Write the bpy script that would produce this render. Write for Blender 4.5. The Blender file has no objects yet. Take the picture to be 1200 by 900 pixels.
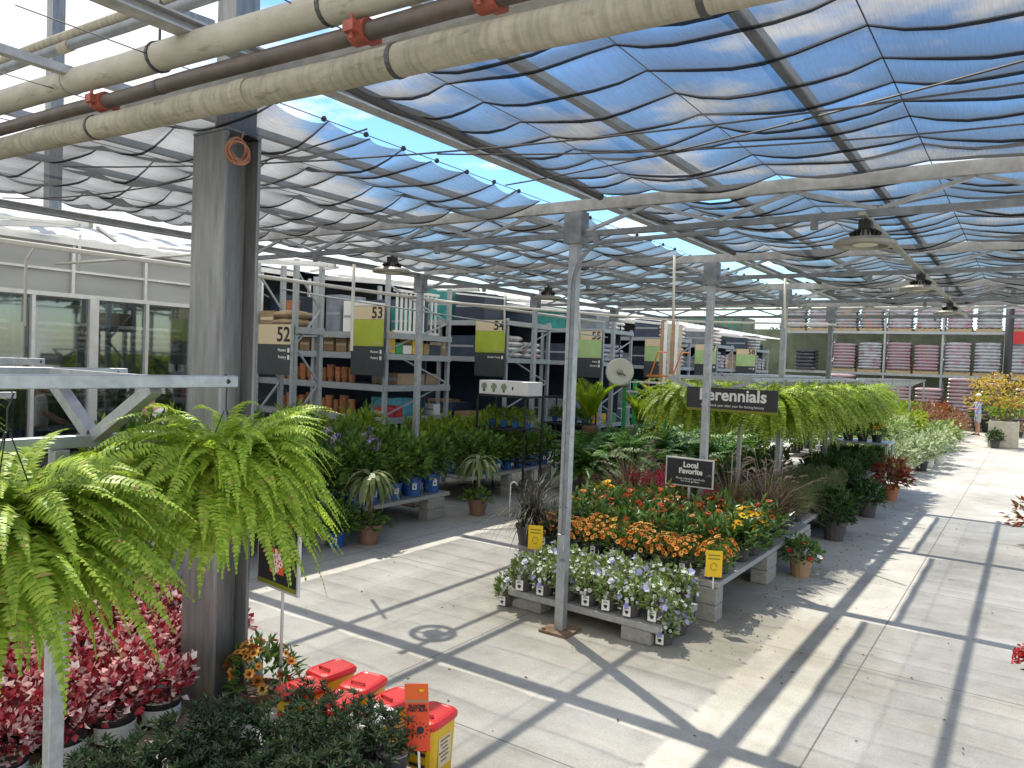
import bpy, math, random
import numpy as np
from mathutils import Vector, Matrix
random.seed(7); RNG = np.random.default_rng(7)
R = math.radians
SC = bpy.context.scene
COL = SC.collection
H = 2.55
# ---------------------------------------------------------------- camera axes (rows: world x, y, z of camera right, down, forward)
_Y = np.array([610., -3., 890.]); _Y /= np.linalg.norm(_Y)
_X = np.array([1300., 75., -890.]); _X -= _Y * (_X @ _Y); _X /= np.linalg.norm(_X)
_Z = np.cross(_X, _Y)
RM = np.stack([_X, _Y, _Z])
def ray(x, y): return RM @ np.array([(x - 600) / 890., (y - 450) / 890., 1.])
def at(x, y, z=0.0):
    r = ray(x, y); t = (z - H) / r[2]; return Vector((r[0] * t, r[1] * t, z))
cam = bpy.data.cameras.new('camera'); co = bpy.data.objects.new('camera', cam); COL.objects.link(co)
cam.sensor_width = 36.0; cam.lens = 890 / 1200 * 36.0; cam.clip_end = 2000; cam.clip_start = 0.05
m3 = Matrix(((RM[0][0], -RM[0][1], -RM[0][2]), (RM[1][0], -RM[1][1], -RM[1][2]), (RM[2][0], -RM[2][1], -RM[2][2])))
co.matrix_world = Matrix.Translation((0, 0, H)) @ m3.to_4x4()
SC.camera = co

# ---------------------------------------------------------------- materials
def newmat(name):
    m = bpy.data.materials.new(name); m.use_nodes = True; nt = m.node_tree; nt.nodes.clear()
    out = nt.nodes.new('ShaderNodeOutputMaterial'); return m, nt, out
def N(nt, t, **kw):
    n = nt.nodes.new(t)
    for k, v in kw.items():
        if k in n.inputs: n.inputs[k].default_value = v
        else: setattr(n, k, v)
    return n
def rgb(c): return (c[0], c[1], c[2], 1.0)
def ramp(nt, stops, interp='LINEAR'):
    r = nt.nodes.new('ShaderNodeValToRGB'); r.color_ramp.interpolation = interp
    e = r.color_ramp.elements
    while len(e) > 1: e.remove(e[-1])
    e[0].position = stops[0][0]; e[0].color = rgb(stops[0][1])
    for p, c in stops[1:]:
        k = e.new(p); k.color = rgb(c)
    return r
def pm(name, c, rough=0.6, metal=0.0, var=0.25, scale=6.0, bump=0.0, stretch=(1, 1, 1), spec=0.5, c2=None, rnd=0.0):
    m, nt, out = newmat(name)
    b = N(nt, 'ShaderNodeBsdfPrincipled', Roughness=rough, Metallic=metal)
    b.inputs['Specular IOR Level'].default_value = spec
    tc = N(nt, 'ShaderNodeTexCoord'); mp = N(nt, 'ShaderNodeMapping'); mp.inputs['Scale'].default_value = stretch
    nt.links.new(tc.outputs['Object'], mp.inputs['Vector'])
    no = N(nt, 'ShaderNodeTexNoise', Scale=scale, Detail=6.0, Roughness=0.65); nt.links.new(mp.outputs[0], no.inputs['Vector'])
    lo = [x * (1 - var) for x in c]; hi = [min(1, x * (1 + var)) for x in c]
    if c2: lo = c2; hi = c
    rp = ramp(nt, [(0.3, lo), (0.7, hi)]); nt.links.new(no.outputs['Fac'], rp.inputs['Fac'])
    src = rp.outputs['Color']
    if rnd:
        oi = N(nt, 'ShaderNodeObjectInfo'); hs = N(nt, 'ShaderNodeHueSaturation')
        mr = N(nt, 'ShaderNodeMapRange'); mr.inputs['To Min'].default_value = 1 - rnd; mr.inputs['To Max'].default_value = 1 + rnd
        nt.links.new(oi.outputs['Random'], mr.inputs['Value']); nt.links.new(mr.outputs[0], hs.inputs['Value']); nt.links.new(src, hs.inputs['Color']); src = hs.outputs['Color']
    nt.links.new(src, b.inputs['Base Color'])
    if bump:
        bp = N(nt, 'ShaderNodeBump', Strength=bump, Distance=0.01); nt.links.new(no.outputs['Fac'], bp.inputs['Height']); nt.links.new(bp.outputs[0], b.inputs['Normal'])
    nt.links.new(b.outputs[0], out.inputs[0]); return m
def leafmat(name, stops, rough=0.45, trans=0.35, spec=0.4, rnd=0.12, tcol=None):
    m, nt, out = newmat(name)
    g = N(nt, 'ShaderNodeNewGeometry'); rp = ramp(nt, stops); nt.links.new(g.outputs['Random Per Island'], rp.inputs['Fac'])
    oi = N(nt, 'ShaderNodeObjectInfo'); hs = N(nt, 'ShaderNodeHueSaturation')
    mr = N(nt, 'ShaderNodeMapRange'); mr.inputs['To Min'].default_value = 1 - rnd; mr.inputs['To Max'].default_value = 1 + rnd
    nt.links.new(oi.outputs['Random'], mr.inputs['Value']); nt.links.new(mr.outputs[0], hs.inputs['Value'])
    nt.links.new(rp.outputs['Color'], hs.inputs['Color'])
    b = N(nt, 'ShaderNodeBsdfPrincipled', Roughness=rough); b.inputs['Specular IOR Level'].default_value = spec
    t = N(nt, 'ShaderNodeBsdfTranslucent'); mx = N(nt, 'ShaderNodeMixShader', Fac=trans)
    nt.links.new(hs.outputs['Color'], b.inputs['Base Color'])
    if tcol:
        mm = N(nt, 'ShaderNodeMix', data_type='RGBA', blend_type='MULTIPLY'); mm.inputs[0].default_value = 1.0
        nt.links.new(hs.outputs['Color'], mm.inputs[6]); mm.inputs[7].default_value = rgb(tcol); nt.links.new(mm.outputs[2], t.inputs['Color'])
    else: nt.links.new(hs.outputs['Color'], t.inputs['Color'])
    nt.links.new(b.outputs[0], mx.inputs[1]); nt.links.new(t.outputs[0], mx.inputs[2]); nt.links.new(mx.outputs[0], out.inputs[0]); return m

M = {}
M['galv'] = pm('galvanised steel', (0.40, 0.42, 0.44), 0.42, 0.55, 0.22, 14, 0.05)
M['galv_dark'] = pm('weathered steel', (0.22, 0.235, 0.25), 0.5, 0.5, 0.3, 8, 0.05)
M['roofsteel'] = pm('roof steel', (0.42, 0.42, 0.41), 0.5, 0.25, 0.25, 9, 0.05)
M['column'] = pm('column steel', (0.235, 0.24, 0.238), 0.42, 0.45, 0.3, 5, 0.06, (4, 4, 0.5))
M['rack'] = pm('rack grey paint', (0.33, 0.36, 0.38), 0.5, 0.1, 0.12, 6)
M['rackback'] = pm('rack pale steel', (0.38, 0.42, 0.42), 0.5, 0.2, 0.15, 6)
M['cream'] = pm('cream lagging', (0.40, 0.365, 0.28), 0.75, 0, 0.22, 5, 0.25, (7, 1, 1), c2=(0.23, 0.20, 0.145))
def lag_mat(name, light, dark, bands, amt):
    m, nt, out = newmat(name); b = N(nt, 'ShaderNodeBsdfPrincipled', Roughness=0.8); tc = N(nt, 'ShaderNodeTexCoord')
    def nz(sc, st, det=5.0):
        mp = N(nt, 'ShaderNodeMapping'); mp.inputs['Scale'].default_value = st; nt.links.new(tc.outputs['Object'], mp.inputs['Vector'])
        n = N(nt, 'ShaderNodeTexNoise', Scale=sc, Detail=det, Roughness=0.7); nt.links.new(mp.outputs[0], n.inputs['Vector']); return n.outputs['Fac']
    a = ramp(nt, [(0.34, dark), (0.62, light)]); nt.links.new(nz(2.2, (1, 3, 3)), a.inputs['Fac'])
    k = ramp(nt, [(0.35, (1 - amt,) * 3), (0.6, (1.0,) * 3)]); nt.links.new(nz(bands, (1, 0.12, 0.12), 3.0), k.inputs['Fac'])
    mm = N(nt, 'ShaderNodeMix', data_type='RGBA', blend_type='MULTIPLY'); mm.inputs[0].default_value = 1.0; nt.links.new(a.outputs[0], mm.inputs[6]); nt.links.new(k.outputs[0], mm.inputs[7])
    q = ramp(nt, [(0.30, (0.55, 0.50, 0.42)), (0.42, (1, 1, 1))]); nt.links.new(nz(7.0, (0.5, 2, 2), 6.0), q.inputs['Fac'])
    m2 = N(nt, 'ShaderNodeMix', data_type='RGBA', blend_type='MULTIPLY'); m2.inputs[0].default_value = 1.0; nt.links.new(mm.outputs[2], m2.inputs[6]); nt.links.new(q.outputs[0], m2.inputs[7])
    nt.links.new(m2.outputs[2], b.inputs['Base Color']); bp = N(nt, 'ShaderNodeBump', Strength=0.12, Distance=0.004); nt.links.new(k.outputs[0], bp.inputs['Height']); nt.links.new(bp.outputs[0], b.inputs['Normal'])
    nt.links.new(b.outputs[0], out.inputs[0]); return m
M['creamsmooth'] = lag_mat('smooth cream lagging', (0.45, 0.425, 0.36), (0.34, 0.315, 0.255), 9.0, 0.06)
M['creamwrap'] = lag_mat('wrapped cream lagging', (0.40, 0.365, 0.285), (0.27, 0.24, 0.18), 34.0, 0.26)
M['brown'] = pm('brown sprinkler pipe', (0.115, 0.09, 0.075), 0.45, 0.3, 0.3, 7, 0.1)
M['redclamp'] = pm('red clamp paint', (0.30, 0.07, 0.045), 0.55, 0, 0.3, 20)
M['pvc'] = pm('white pvc', (0.72, 0.70, 0.64), 0.4, 0, 0.08, 5)
M['conduit'] = pm('conduit', (0.33, 0.33, 0.29), 0.45, 0.4, 0.2, 8)
M['black'] = pm('black plastic', (0.022, 0.022, 0.024), 0.45, 0, 0.3, 10)
M['potblack'] = pm('black nursery pot', (0.03, 0.03, 0.032), 0.5, 0, 0.3, 10)
M['soil'] = pm('soil', (0.05, 0.035, 0.025), 0.95, 0, 0.5, 40, 0.4)
M['potgrey'] = pm('grey nursery pot', (0.075, 0.07, 0.072), 0.5, 0, 0.25, 12)
M['potblue'] = pm('blue pot', (0.018, 0.10, 0.36), 0.42, 0, 0.2, 8)
M['potterra'] = pm('terracotta pot', (0.38, 0.16, 0.075), 0.75, 0, 0.25, 9, 0.05, rnd=0.2)
M['pottan'] = pm('tan pot', (0.36, 0.23, 0.13), 0.6, 0, 0.15, 6)
M['potbrown'] = pm('brown pot', (0.22, 0.13, 0.085), 0.6, 0, 0.2, 6)
M['potwhite'] = pm('white pot', (0.66, 0.66, 0.63), 0.5, 0, 0.08, 6)
M['white'] = pm('white paint', (0.78, 0.78, 0.76), 0.5, 0, 0.05, 6)
M['ink'] = pm('black ink', (0.02, 0.02, 0.022), 0.6, 0, 0.1, 6)
M['signblack'] = pm('black sign face', (0.018, 0.018, 0.022), 0.38, 0, 0.2, 5)
M['signdark'] = pm('charcoal sign face', (0.05, 0.06, 0.063), 0.5, 0, 0.12, 5)
M['tan'] = pm('tan sign face', (0.62, 0.52, 0.34), 0.5, 0, 0.05, 3)
M['lime'] = pm('lime sign face', (0.36, 0.45, 0.045), 0.5, 0, 0.12, 3)
M['mint'] = pm('pale green sign face', (0.36, 0.52, 0.23), 0.5, 0, 0.12, 3)
M['olive'] = pm('olive band', (0.20, 0.21, 0.01), 0.5, 0, 0.05, 3)
M['yellow'] = pm('yellow card', (0.80, 0.53, 0.012), 0.5, 0, 0.06, 4)
M['orange'] = pm('orange print', (0.72, 0.12, 0.02), 0.5, 0, 0.05, 4)
M['redcard'] = pm('red orange card', (0.72, 0.075, 0.025), 0.45, 0, 0.06, 4)
M['redlid'] = pm('red plastic lid', (0.58, 0.025, 0.022), 0.33, 0, 0.12, 5)
M['pinkwhite'] = pm('white plastic lid', (0.80, 0.72, 0.72), 0.35, 0, 0.05, 5)
M['yellowtub'] = pm('yellow plastic tub', (0.70, 0.42, 0.01), 0.4, 0, 0.08, 5)
M['redsign'] = pm('red banner', (0.50, 0.03, 0.03), 0.55, 0, 0.08, 3)
M['block'] = pm('concrete block', (0.30, 0.295, 0.27), 0.9, 0, 0.22, 22, 0.3)
M['bench'] = pm('grey bench slab', (0.33, 0.33, 0.315), 0.75, 0, 0.25, 9, 0.12, (1, 6, 1))
M['wood'] = pm('weathered wood', (0.42, 0.33, 0.20), 0.8, 0, 0.3, 6, 0.2, (1, 9, 9))
M['card'] = pm('cardboard', (0.36, 0.25, 0.14), 0.8, 0, 0.15, 5, rnd=0.25)
M['kraft'] = pm('brown sack', (0.33, 0.24, 0.15), 0.8, 0, 0.25, 7, 0.1)
M['navy'] = pm('dark blue carton', (0.03, 0.045, 0.075), 0.55, 0, 0.3, 4, rnd=0.4)
M['teal'] = pm('teal wrap', (0.03, 0.24, 0.23), 0.4, 0, 0.3, 6)
M['skyblue'] = pm('light blue print', (0.14, 0.48, 0.62), 0.5, 0, 0.35, 14)
M['greenplastic'] = pm('green plastic', (0.02, 0.33, 0.09), 0.45, 0, 0.2, 6)
M['orangemetal'] = pm('orange metal', (0.62, 0.18, 0.02), 0.45, 0.1, 0.15, 8)
M['reel'] = pm('cream reel', (0.72, 0.70, 0.62), 0.45, 0, 0.06, 5)
M['rust'] = pm('rusty plate', (0.20, 0.13, 0.085), 0.8, 0.2, 0.4, 15, 0.2)
M['cord'] = pm('orange cord', (0.40, 0.17, 0.10), 0.6, 0, 0.2, 9)
M['wire'] = pm('wire', (0.07, 0.07, 0.075), 0.5, 0.4, 0.2, 9)
M['lampgrey'] = pm('lamp housing', (0.30, 0.29, 0.24), 0.45, 0.3, 0.15, 9)
M['lens'] = pm('lamp lens', (0.62, 0.60, 0.50), 0.35, 0, 0.05, 9)
M['cage'] = pm('grey pallet box', (0.16, 0.19, 0.22), 0.6, 0, 0.3, 4, rnd=0.3)
M['planter'] = pm('pale planter', (0.50, 0.47, 0.38), 0.8, 0, 0.15, 6)
M['wallgreen'] = pm('green screen wall', (0.17, 0.20, 0.13), 0.8, 0, 0.35, 1.2)
M['wallpale'] = pm('pale block wall', (0.50, 0.48, 0.42), 0.85, 0, 0.12, 3)
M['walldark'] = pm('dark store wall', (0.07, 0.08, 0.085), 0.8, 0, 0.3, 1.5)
M['alu'] = pm('aluminium frame', (0.66, 0.67, 0.66), 0.4, 0.4, 0.1, 6)
M['stem'] = pm('green stem', (0.08, 0.12, 0.03), 0.7, 0, 0.3, 10)
M['bark'] = pm('bark', (0.16, 0.11, 0.07), 0.85, 0, 0.35, 12, 0.3)
M['skin'] = pm('skin', (0.50, 0.27, 0.18), 0.55, 0, 0.08, 10)
M['hair'] = pm('brown hair', (0.045, 0.022, 0.013), 0.6, 0, 0.3, 30, 0.2, (1, 1, 6))
M['tee'] = pm('white cotton', (0.75, 0.75, 0.74), 0.85, 0, 0.06, 5)
M['bluetee'] = pm('blue tie dye cotton', (0.10, 0.20, 0.62), 0.85, 0, 0.3, 4, c2=(0.50, 0.58, 0.78))
M['shorts'] = pm('grey cotton', (0.40, 0.42, 0.45), 0.85, 0, 0.08, 5)
M['jeans'] = pm('dark cotton', (0.05, 0.05, 0.06), 0.85, 0, 0.1, 5)
# leaves
M['fern'] = leafmat('fern leaf', [(0, (0.18, 0.30, 0.025)), (0.5, (0.33, 0.48, 0.05)), (0.965, (0.46, 0.57, 0.08)), (0.985, (0.42, 0.36, 0.10)), (1, (0.36, 0.24, 0.09))], 0.45, 0.45)
M['fernfar'] = leafmat('fern leaf bright', [(0, (0.15, 0.25, 0.02)), (0.6, (0.31, 0.43, 0.035)), (1, (0.50, 0.60, 0.09))], 0.45, 0.45)
M['ferndark'] = leafmat('dark fern leaf', [(0, (0.03, 0.11, 0.022)), (1, (0.16, 0.31, 0.055))], 0.5, 0.3)
M['dark'] = leafmat('dark glossy leaf', [(0, (0.016, 0.036, 0.012)), (0.6, (0.04, 0.08, 0.024)), (1, (0.14, 0.19, 0.09))], 0.33, 0.15, 0.6)  # palest stop puts the leaf highlights into the colour
M['shrub'] = leafmat('shrub leaf', [(0, (0.045, 0.11, 0.015)), (0.6, (0.10, 0.20, 0.03)), (1, (0.21, 0.31, 0.06))], 0.45, 0.3)
M['shrubyel'] = leafmat('yellow green leaf', [(0, (0.12, 0.20, 0.015)), (0.6, (0.21, 0.33, 0.025)), (1, (0.36, 0.45, 0.05))], 0.45, 0.4)
M['plant'] = leafmat('perennial leaf', [(0, (0.04, 0.10, 0.015)), (0.6, (0.085, 0.18, 0.03)), (1, (0.22, 0.32, 0.10))], 0.36, 0.3, 0.55)
M['petleaf'] = leafmat('soft light leaf', [(0, (0.13, 0.22, 0.045)), (1, (0.42, 0.50, 0.19))], 0.5, 0.35)
M['grey'] = leafmat('grey green needle', [(0, (0.11, 0.17, 0.05)), (1, (0.30, 0.35, 0.17))], 0.55, 0.3)
M['herb'] = leafmat('herb leaf', [(0, (0.02, 0.06, 0.012)), (1, (0.07, 0.14, 0.03))], 0.5, 0.3)
M['lime_leaf'] = leafmat('lime leaf', [(0, (0.17, 0.26, 0.015)), (1, (0.42, 0.50, 0.04))], 0.45, 0.4)
M['varieg'] = leafmat('variegated leaf', [(0, (0.10, 0.18, 0.04)), (0.5, (0.26, 0.36, 0.10)), (1, (0.60, 0.63, 0.36))], 0.45, 0.35)
M['palewhite'] = leafmat('white variegated leaf', [(0, (0.12, 0.20, 0.06)), (0.5, (0.34, 0.42, 0.20)), (1, (0.72, 0.74, 0.58))], 0.45, 0.3)
M['redleaf'] = leafmat('red green leaf', [(0, (0.14, 0.02, 0.015)), (0.5, (0.34, 0.07, 0.035)), (0.8, (0.30, 0.20, 0.06)), (1, (0.12, 0.16, 0.04))], 0.4, 0.3)
M['russet'] = leafmat('russet leaf', [(0, (0.18, 0.06, 0.04)), (0.6, (0.34, 0.17, 0.09)), (1, (0.26, 0.28, 0.07))], 0.45, 0.3)
M['treeyel'] = leafmat('golden leaf', [(0, (0.30, 0.15, 0.02)), (0.6, (0.50, 0.34, 0.05)), (1, (0.42, 0.42, 0.09))], 0.45, 0.4)
M['heuch'] = leafmat('crimson pink leaf', [(0, (0.10, 0.008, 0.012)), (0.36, (0.34, 0.022, 0.035)), (0.56, (0.56, 0.10, 0.12)), (0.72, (0.80, 0.50, 0.47)), (1, (0.88, 0.78, 0.74))], 0.4, 0.3)
M['grass'] = leafmat('purple grass blade', [(0, (0.045, 0.025, 0.022)), (0.6, (0.13, 0.085, 0.055)), (1, (0.26, 0.24, 0.08))], 0.5, 0.3)
M['grassdark'] = leafmat('dark grass blade', [(0, (0.02, 0.022, 0.014)), (1, (0.075, 0.07, 0.035))], 0.5, 0.2)
M['plume'] = leafmat('grass plume', [(0, (0.30, 0.20, 0.17)), (1, (0.55, 0.46, 0.40))], 0.8, 0.3)
M['palm'] = leafmat('palm leaflet', [(0, (0.20, 0.36, 0.012)), (1, (0.55, 0.66, 0.04))], 0.42, 0.5)
M['pine'] = leafmat('drooping leaf', [(0, (0.10, 0.15, 0.04)), (1, (0.30, 0.34, 0.13))], 0.4, 0.3)
M['treedark'] = leafmat('tree leaf', [(0, (0.015, 0.045, 0.012)), (1, (0.075, 0.14, 0.03))], 0.55, 0.25)
def flowermat(n, stops): return leafmat(n, stops, 0.6, 0.25, 0.2)
M['f_orange'] = flowermat('orange petal', [(0, (0.62, 0.16, 0.02)), (0.6, (0.76, 0.34, 0.06)), (1, (0.82, 0.52, 0.14))])
M['f_orangered'] = flowermat('orange red petal', [(0, (0.42, 0.03, 0.012)), (0.6, (0.62, 0.11, 0.02)), (1, (0.70, 0.24, 0.05))])
M['f_yellow'] = flowermat('yellow petal', [(0, (0.75, 0.42, 0.01)), (1, (0.85, 0.60, 0.03))])
M['f_violet'] = flowermat('violet petal', [(0, (0.30, 0.27, 0.68)), (0.5, (0.48, 0.46, 0.80)), (1, (0.66, 0.65, 0.87))])
M['f_white'] = flowermat('white petal', [(0, (0.62, 0.66, 0.62)), (1, (0.85, 0.86, 0.82))])
M['f_red'] = flowermat('crimson petal', [(0, (0.26, 0.014, 0.035)), (1, (0.50, 0.07, 0.12))])
M['f_lilac'] = flowermat('lilac floret', [(0, (0.30, 0.20, 0.52)), (1, (0.58, 0.46, 0.74))])
M['f_scarlet'] = flowermat('scarlet petal', [(0, (0.40, 0.02, 0.015)), (1, (0.62, 0.05, 0.04))])
M['f_center'] = flowermat('brown flower eye', [(0, (0.10, 0.02, 0.01)), (1, (0.26, 0.05, 0.015))])

def cloth_mat():
    m, nt, out = newmat('woven shade cloth')
    tr = N(nt, 'ShaderNodeBsdfTransparent'); tr.inputs['Color'].default_value = (1, 1, 1, 1)
    d = N(nt, 'ShaderNodeBsdfDiffuse'); d.inputs['Color'].default_value = (0.055, 0.058, 0.06, 1)
    t = N(nt, 'ShaderNodeBsdfTranslucent'); t.inputs['Color'].default_value = (0.075, 0.078, 0.078, 1)
    a = N(nt, 'ShaderNodeMixShader', Fac=0.5); nt.links.new(d.outputs[0], a.inputs[1]); nt.links.new(t.outputs[0], a.inputs[2])
    # the steeper the cloth is seen, the more threads lie in the line of sight
    lw = N(nt, 'ShaderNodeLayerWeight', Blend=0.5)
    tc = N(nt, 'ShaderNodeTexCoord'); mp = N(nt, 'ShaderNodeMapping'); mp.inputs['Scale'].default_value = (60, 3, 3); nt.links.new(tc.outputs['Object'], mp.inputs['Vector'])
    no = N(nt, 'ShaderNodeTexNoise', Scale=3.0, Detail=3.0); nt.links.new(mp.outputs[0], no.inputs['Vector'])
    mr = N(nt, 'ShaderNodeMapRange'); mr.inputs['From Min'].default_value = 0.0; mr.inputs['From Max'].default_value = 1.0; mr.inputs['To Min'].default_value = 0.34; mr.inputs['To Max'].default_value = 0.94
    nt.links.new(lw.outputs['Facing'], mr.inputs['Value'])
    ad = N(nt, 'ShaderNodeMath', operation='MULTIPLY_ADD'); ad.inputs[1].default_value = 0.22; nt.links.new(no.outputs['Fac'], ad.inputs[0])
    sb = N(nt, 'ShaderNodeMath', operation='SUBTRACT'); sb.inputs[1].default_value = 0.11; nt.links.new(mr.outputs[0], sb.inputs[0]); nt.links.new(sb.outputs[0], ad.inputs[2])
    mx = N(nt, 'ShaderNodeMixShader'); nt.links.new(ad.outputs[0], mx.inputs['Fac']); nt.links.new(tr.outputs[0], mx.inputs[1]); nt.links.new(a.outputs[0], mx.inputs[2])
    nt.links.new(mx.outputs[0], out.inputs[0]); return m
M['cloth'] = cloth_mat()
def hem_mat():
    m, nt, out = newmat('doubled cloth hem'); tr = N(nt, 'ShaderNodeBsdfTransparent'); d = N(nt, 'ShaderNodeBsdfDiffuse'); d.inputs['Color'].default_value = (0.022, 0.023, 0.025, 1)
    mx = N(nt, 'ShaderNodeMixShader', Fac=0.78); nt.links.new(tr.outputs[0], mx.inputs[1]); nt.links.new(d.outputs[0], mx.inputs[2]); nt.links.new(mx.outputs[0], out.inputs[0]); return m
M['hem'] = hem_mat()
def sheet_mat(name, c, trans):
    m, nt, out = newmat(name)
    tc = N(nt, 'ShaderNodeTexCoord'); mp = N(nt, 'ShaderNodeMapping'); mp.inputs['Scale'].default_value = (0.3, 0.3, 1.5); nt.links.new(tc.outputs['Object'], mp.inputs['Vector'])
    no = N(nt, 'ShaderNodeTexNoise', Scale=2.0, Detail=3.0); nt.links.new(mp.outputs[0], no.inputs['Vector'])
    rp = ramp(nt, [(0.3, [x * 0.82 for x in c]), (0.7, c)]); nt.links.new(no.outputs['Fac'], rp.inputs['Fac'])
    d = N(nt, 'ShaderNodeBsdfPrincipled', Roughness=0.35); t = N(nt, 'ShaderNodeBsdfTranslucent')
    nt.links.new(rp.outputs[0], d.inputs['Base Color']); nt.links.new(rp.outputs[0], t.inputs['Color'])
    mx = N(nt, 'ShaderNodeMixShader', Fac=trans); nt.links.new(d.outputs[0], mx.inputs[1]); nt.links.new(t.outputs[0], mx.inputs[2]); nt.links.new(mx.outputs[0], out.inputs[0]); return m
M['roofsheet'] = sheet_mat('translucent roof sheet', (0.86, 0.86, 0.84), 0.62)
M['wallsheet'] = sheet_mat('translucent wall sheet', (0.46, 0.475, 0.465), 0.22)
def glass_mat():
    m, nt, out = newmat('storefront glass')
    tr = N(nt, 'ShaderNodeBsdfTransparent'); tr.inputs['Color'].default_value = (0.62, 0.68, 0.67, 1)
    g = N(nt, 'ShaderNodeBsdfGlossy', Roughness=0.03); g.inputs['Color'].default_value = (0.9, 0.95, 0.95, 1)
    fr = N(nt, 'ShaderNodeFresnel', IOR=1.5); ad = N(nt, 'ShaderNodeMath', operation='MULTIPLY_ADD'); ad.inputs[1].default_value = 1.3; ad.inputs[2].default_value = 0.13
    nt.links.new(fr.outputs[0], ad.inputs[0]); mx = N(nt, 'ShaderNodeMixShader'); nt.links.new(ad.outputs[0], mx.inputs['Fac'])
    nt.links.new(tr.outputs[0], mx.inputs[1]); nt.links.new(g.outputs[0], mx.inputs[2]); nt.links.new(mx.outputs[0], out.inputs[0]); return m
M['glass'] = glass_mat()
def bag_mat(name, base, prints, fill):
    """plastic sacks: pale film with patches of print, one row per sack layer"""
    m, nt, out = newmat(name)
    tc = N(nt, 'ShaderNodeTexCoord'); oi = N(nt, 'ShaderNodeObjectInfo')
    ad = N(nt, 'ShaderNodeVectorMath', operation='ADD'); cb = N(nt, 'ShaderNodeCombineXYZ')
    ml = N(nt, 'ShaderNodeMath', operation='MULTIPLY'); ml.inputs[1].default_value = 37.0; nt.links.new(oi.outputs['Random'], ml.inputs[0]); nt.links.new(ml.outputs[0], cb.inputs[0])
    nt.links.new(tc.outputs['Object'], ad.inputs[0]); nt.links.new(cb.outputs[0], ad.inputs[1])
    mp = N(nt, 'ShaderNodeMapping'); mp.inputs['Scale'].default_value = (1.6, 1.6, 2.6); nt.links.new(ad.outputs[0], mp.inputs['Vector'])
    no = N(nt, 'ShaderNodeTexNoise', Scale=2.2, Detail=5.0, Roughness=0.7); nt.links.new(mp.outputs[0], no.inputs['Vector'])
    k = 0.62 - 0.24 * fill
    rp = ramp(nt, [(k - 0.12, base), (k - 0.02, [x * 0.82 for x in base]), (k + 0.02, prints[0]), (k + 0.10, prints[-1])])
    nt.links.new(no.outputs['Fac'], rp.inputs['Fac'])
    b = N(nt, 'ShaderNodeBsdfPrincipled', Roughness=0.3); nt.links.new(rp.outputs[0], b.inputs['Base Color']); nt.links.new(b.outputs[0], out.inputs[0]); return m
M['bag1'] = bag_mat('grey film sacks red print', (0.44, 0.46, 0.50), [(0.45, 0.35, 0.39), (0.44, 0.23, 0.27)], 0.33)
M['bag2'] = bag_mat('silver film sacks', (0.42, 0.45, 0.48), [(0.30, 0.33, 0.37), (0.45, 0.10, 0.10)], 0.25)
M['bag3'] = bag_mat('maroon sacks', (0.36, 0.30, 0.33), [(0.40, 0.28, 0.31), (0.38, 0.19, 0.23)], 0.45)
M['bag4'] = bag_mat('white sacks red roundel print', (0.66, 0.66, 0.66), [(0.62, 0.16, 0.13), (0.66, 0.06, 0.05)], 0.16)
M['bag5'] = bag_mat('orange print sacks', (0.34, 0.36, 0.40), [(0.44, 0.30, 0.26), (0.55, 0.22, 0.10)], 0.3)
M['bagdark'] = bag_mat('dark sacks', (0.045, 0.05, 0.07), [(0.03, 0.03, 0.04), (0.30, 0.33, 0.36)], 0.3)
M['film'] = pm('white stretch film', (0.80, 0.80, 0.82), 0.3, 0, 0.06, 6, 0.1)

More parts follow.
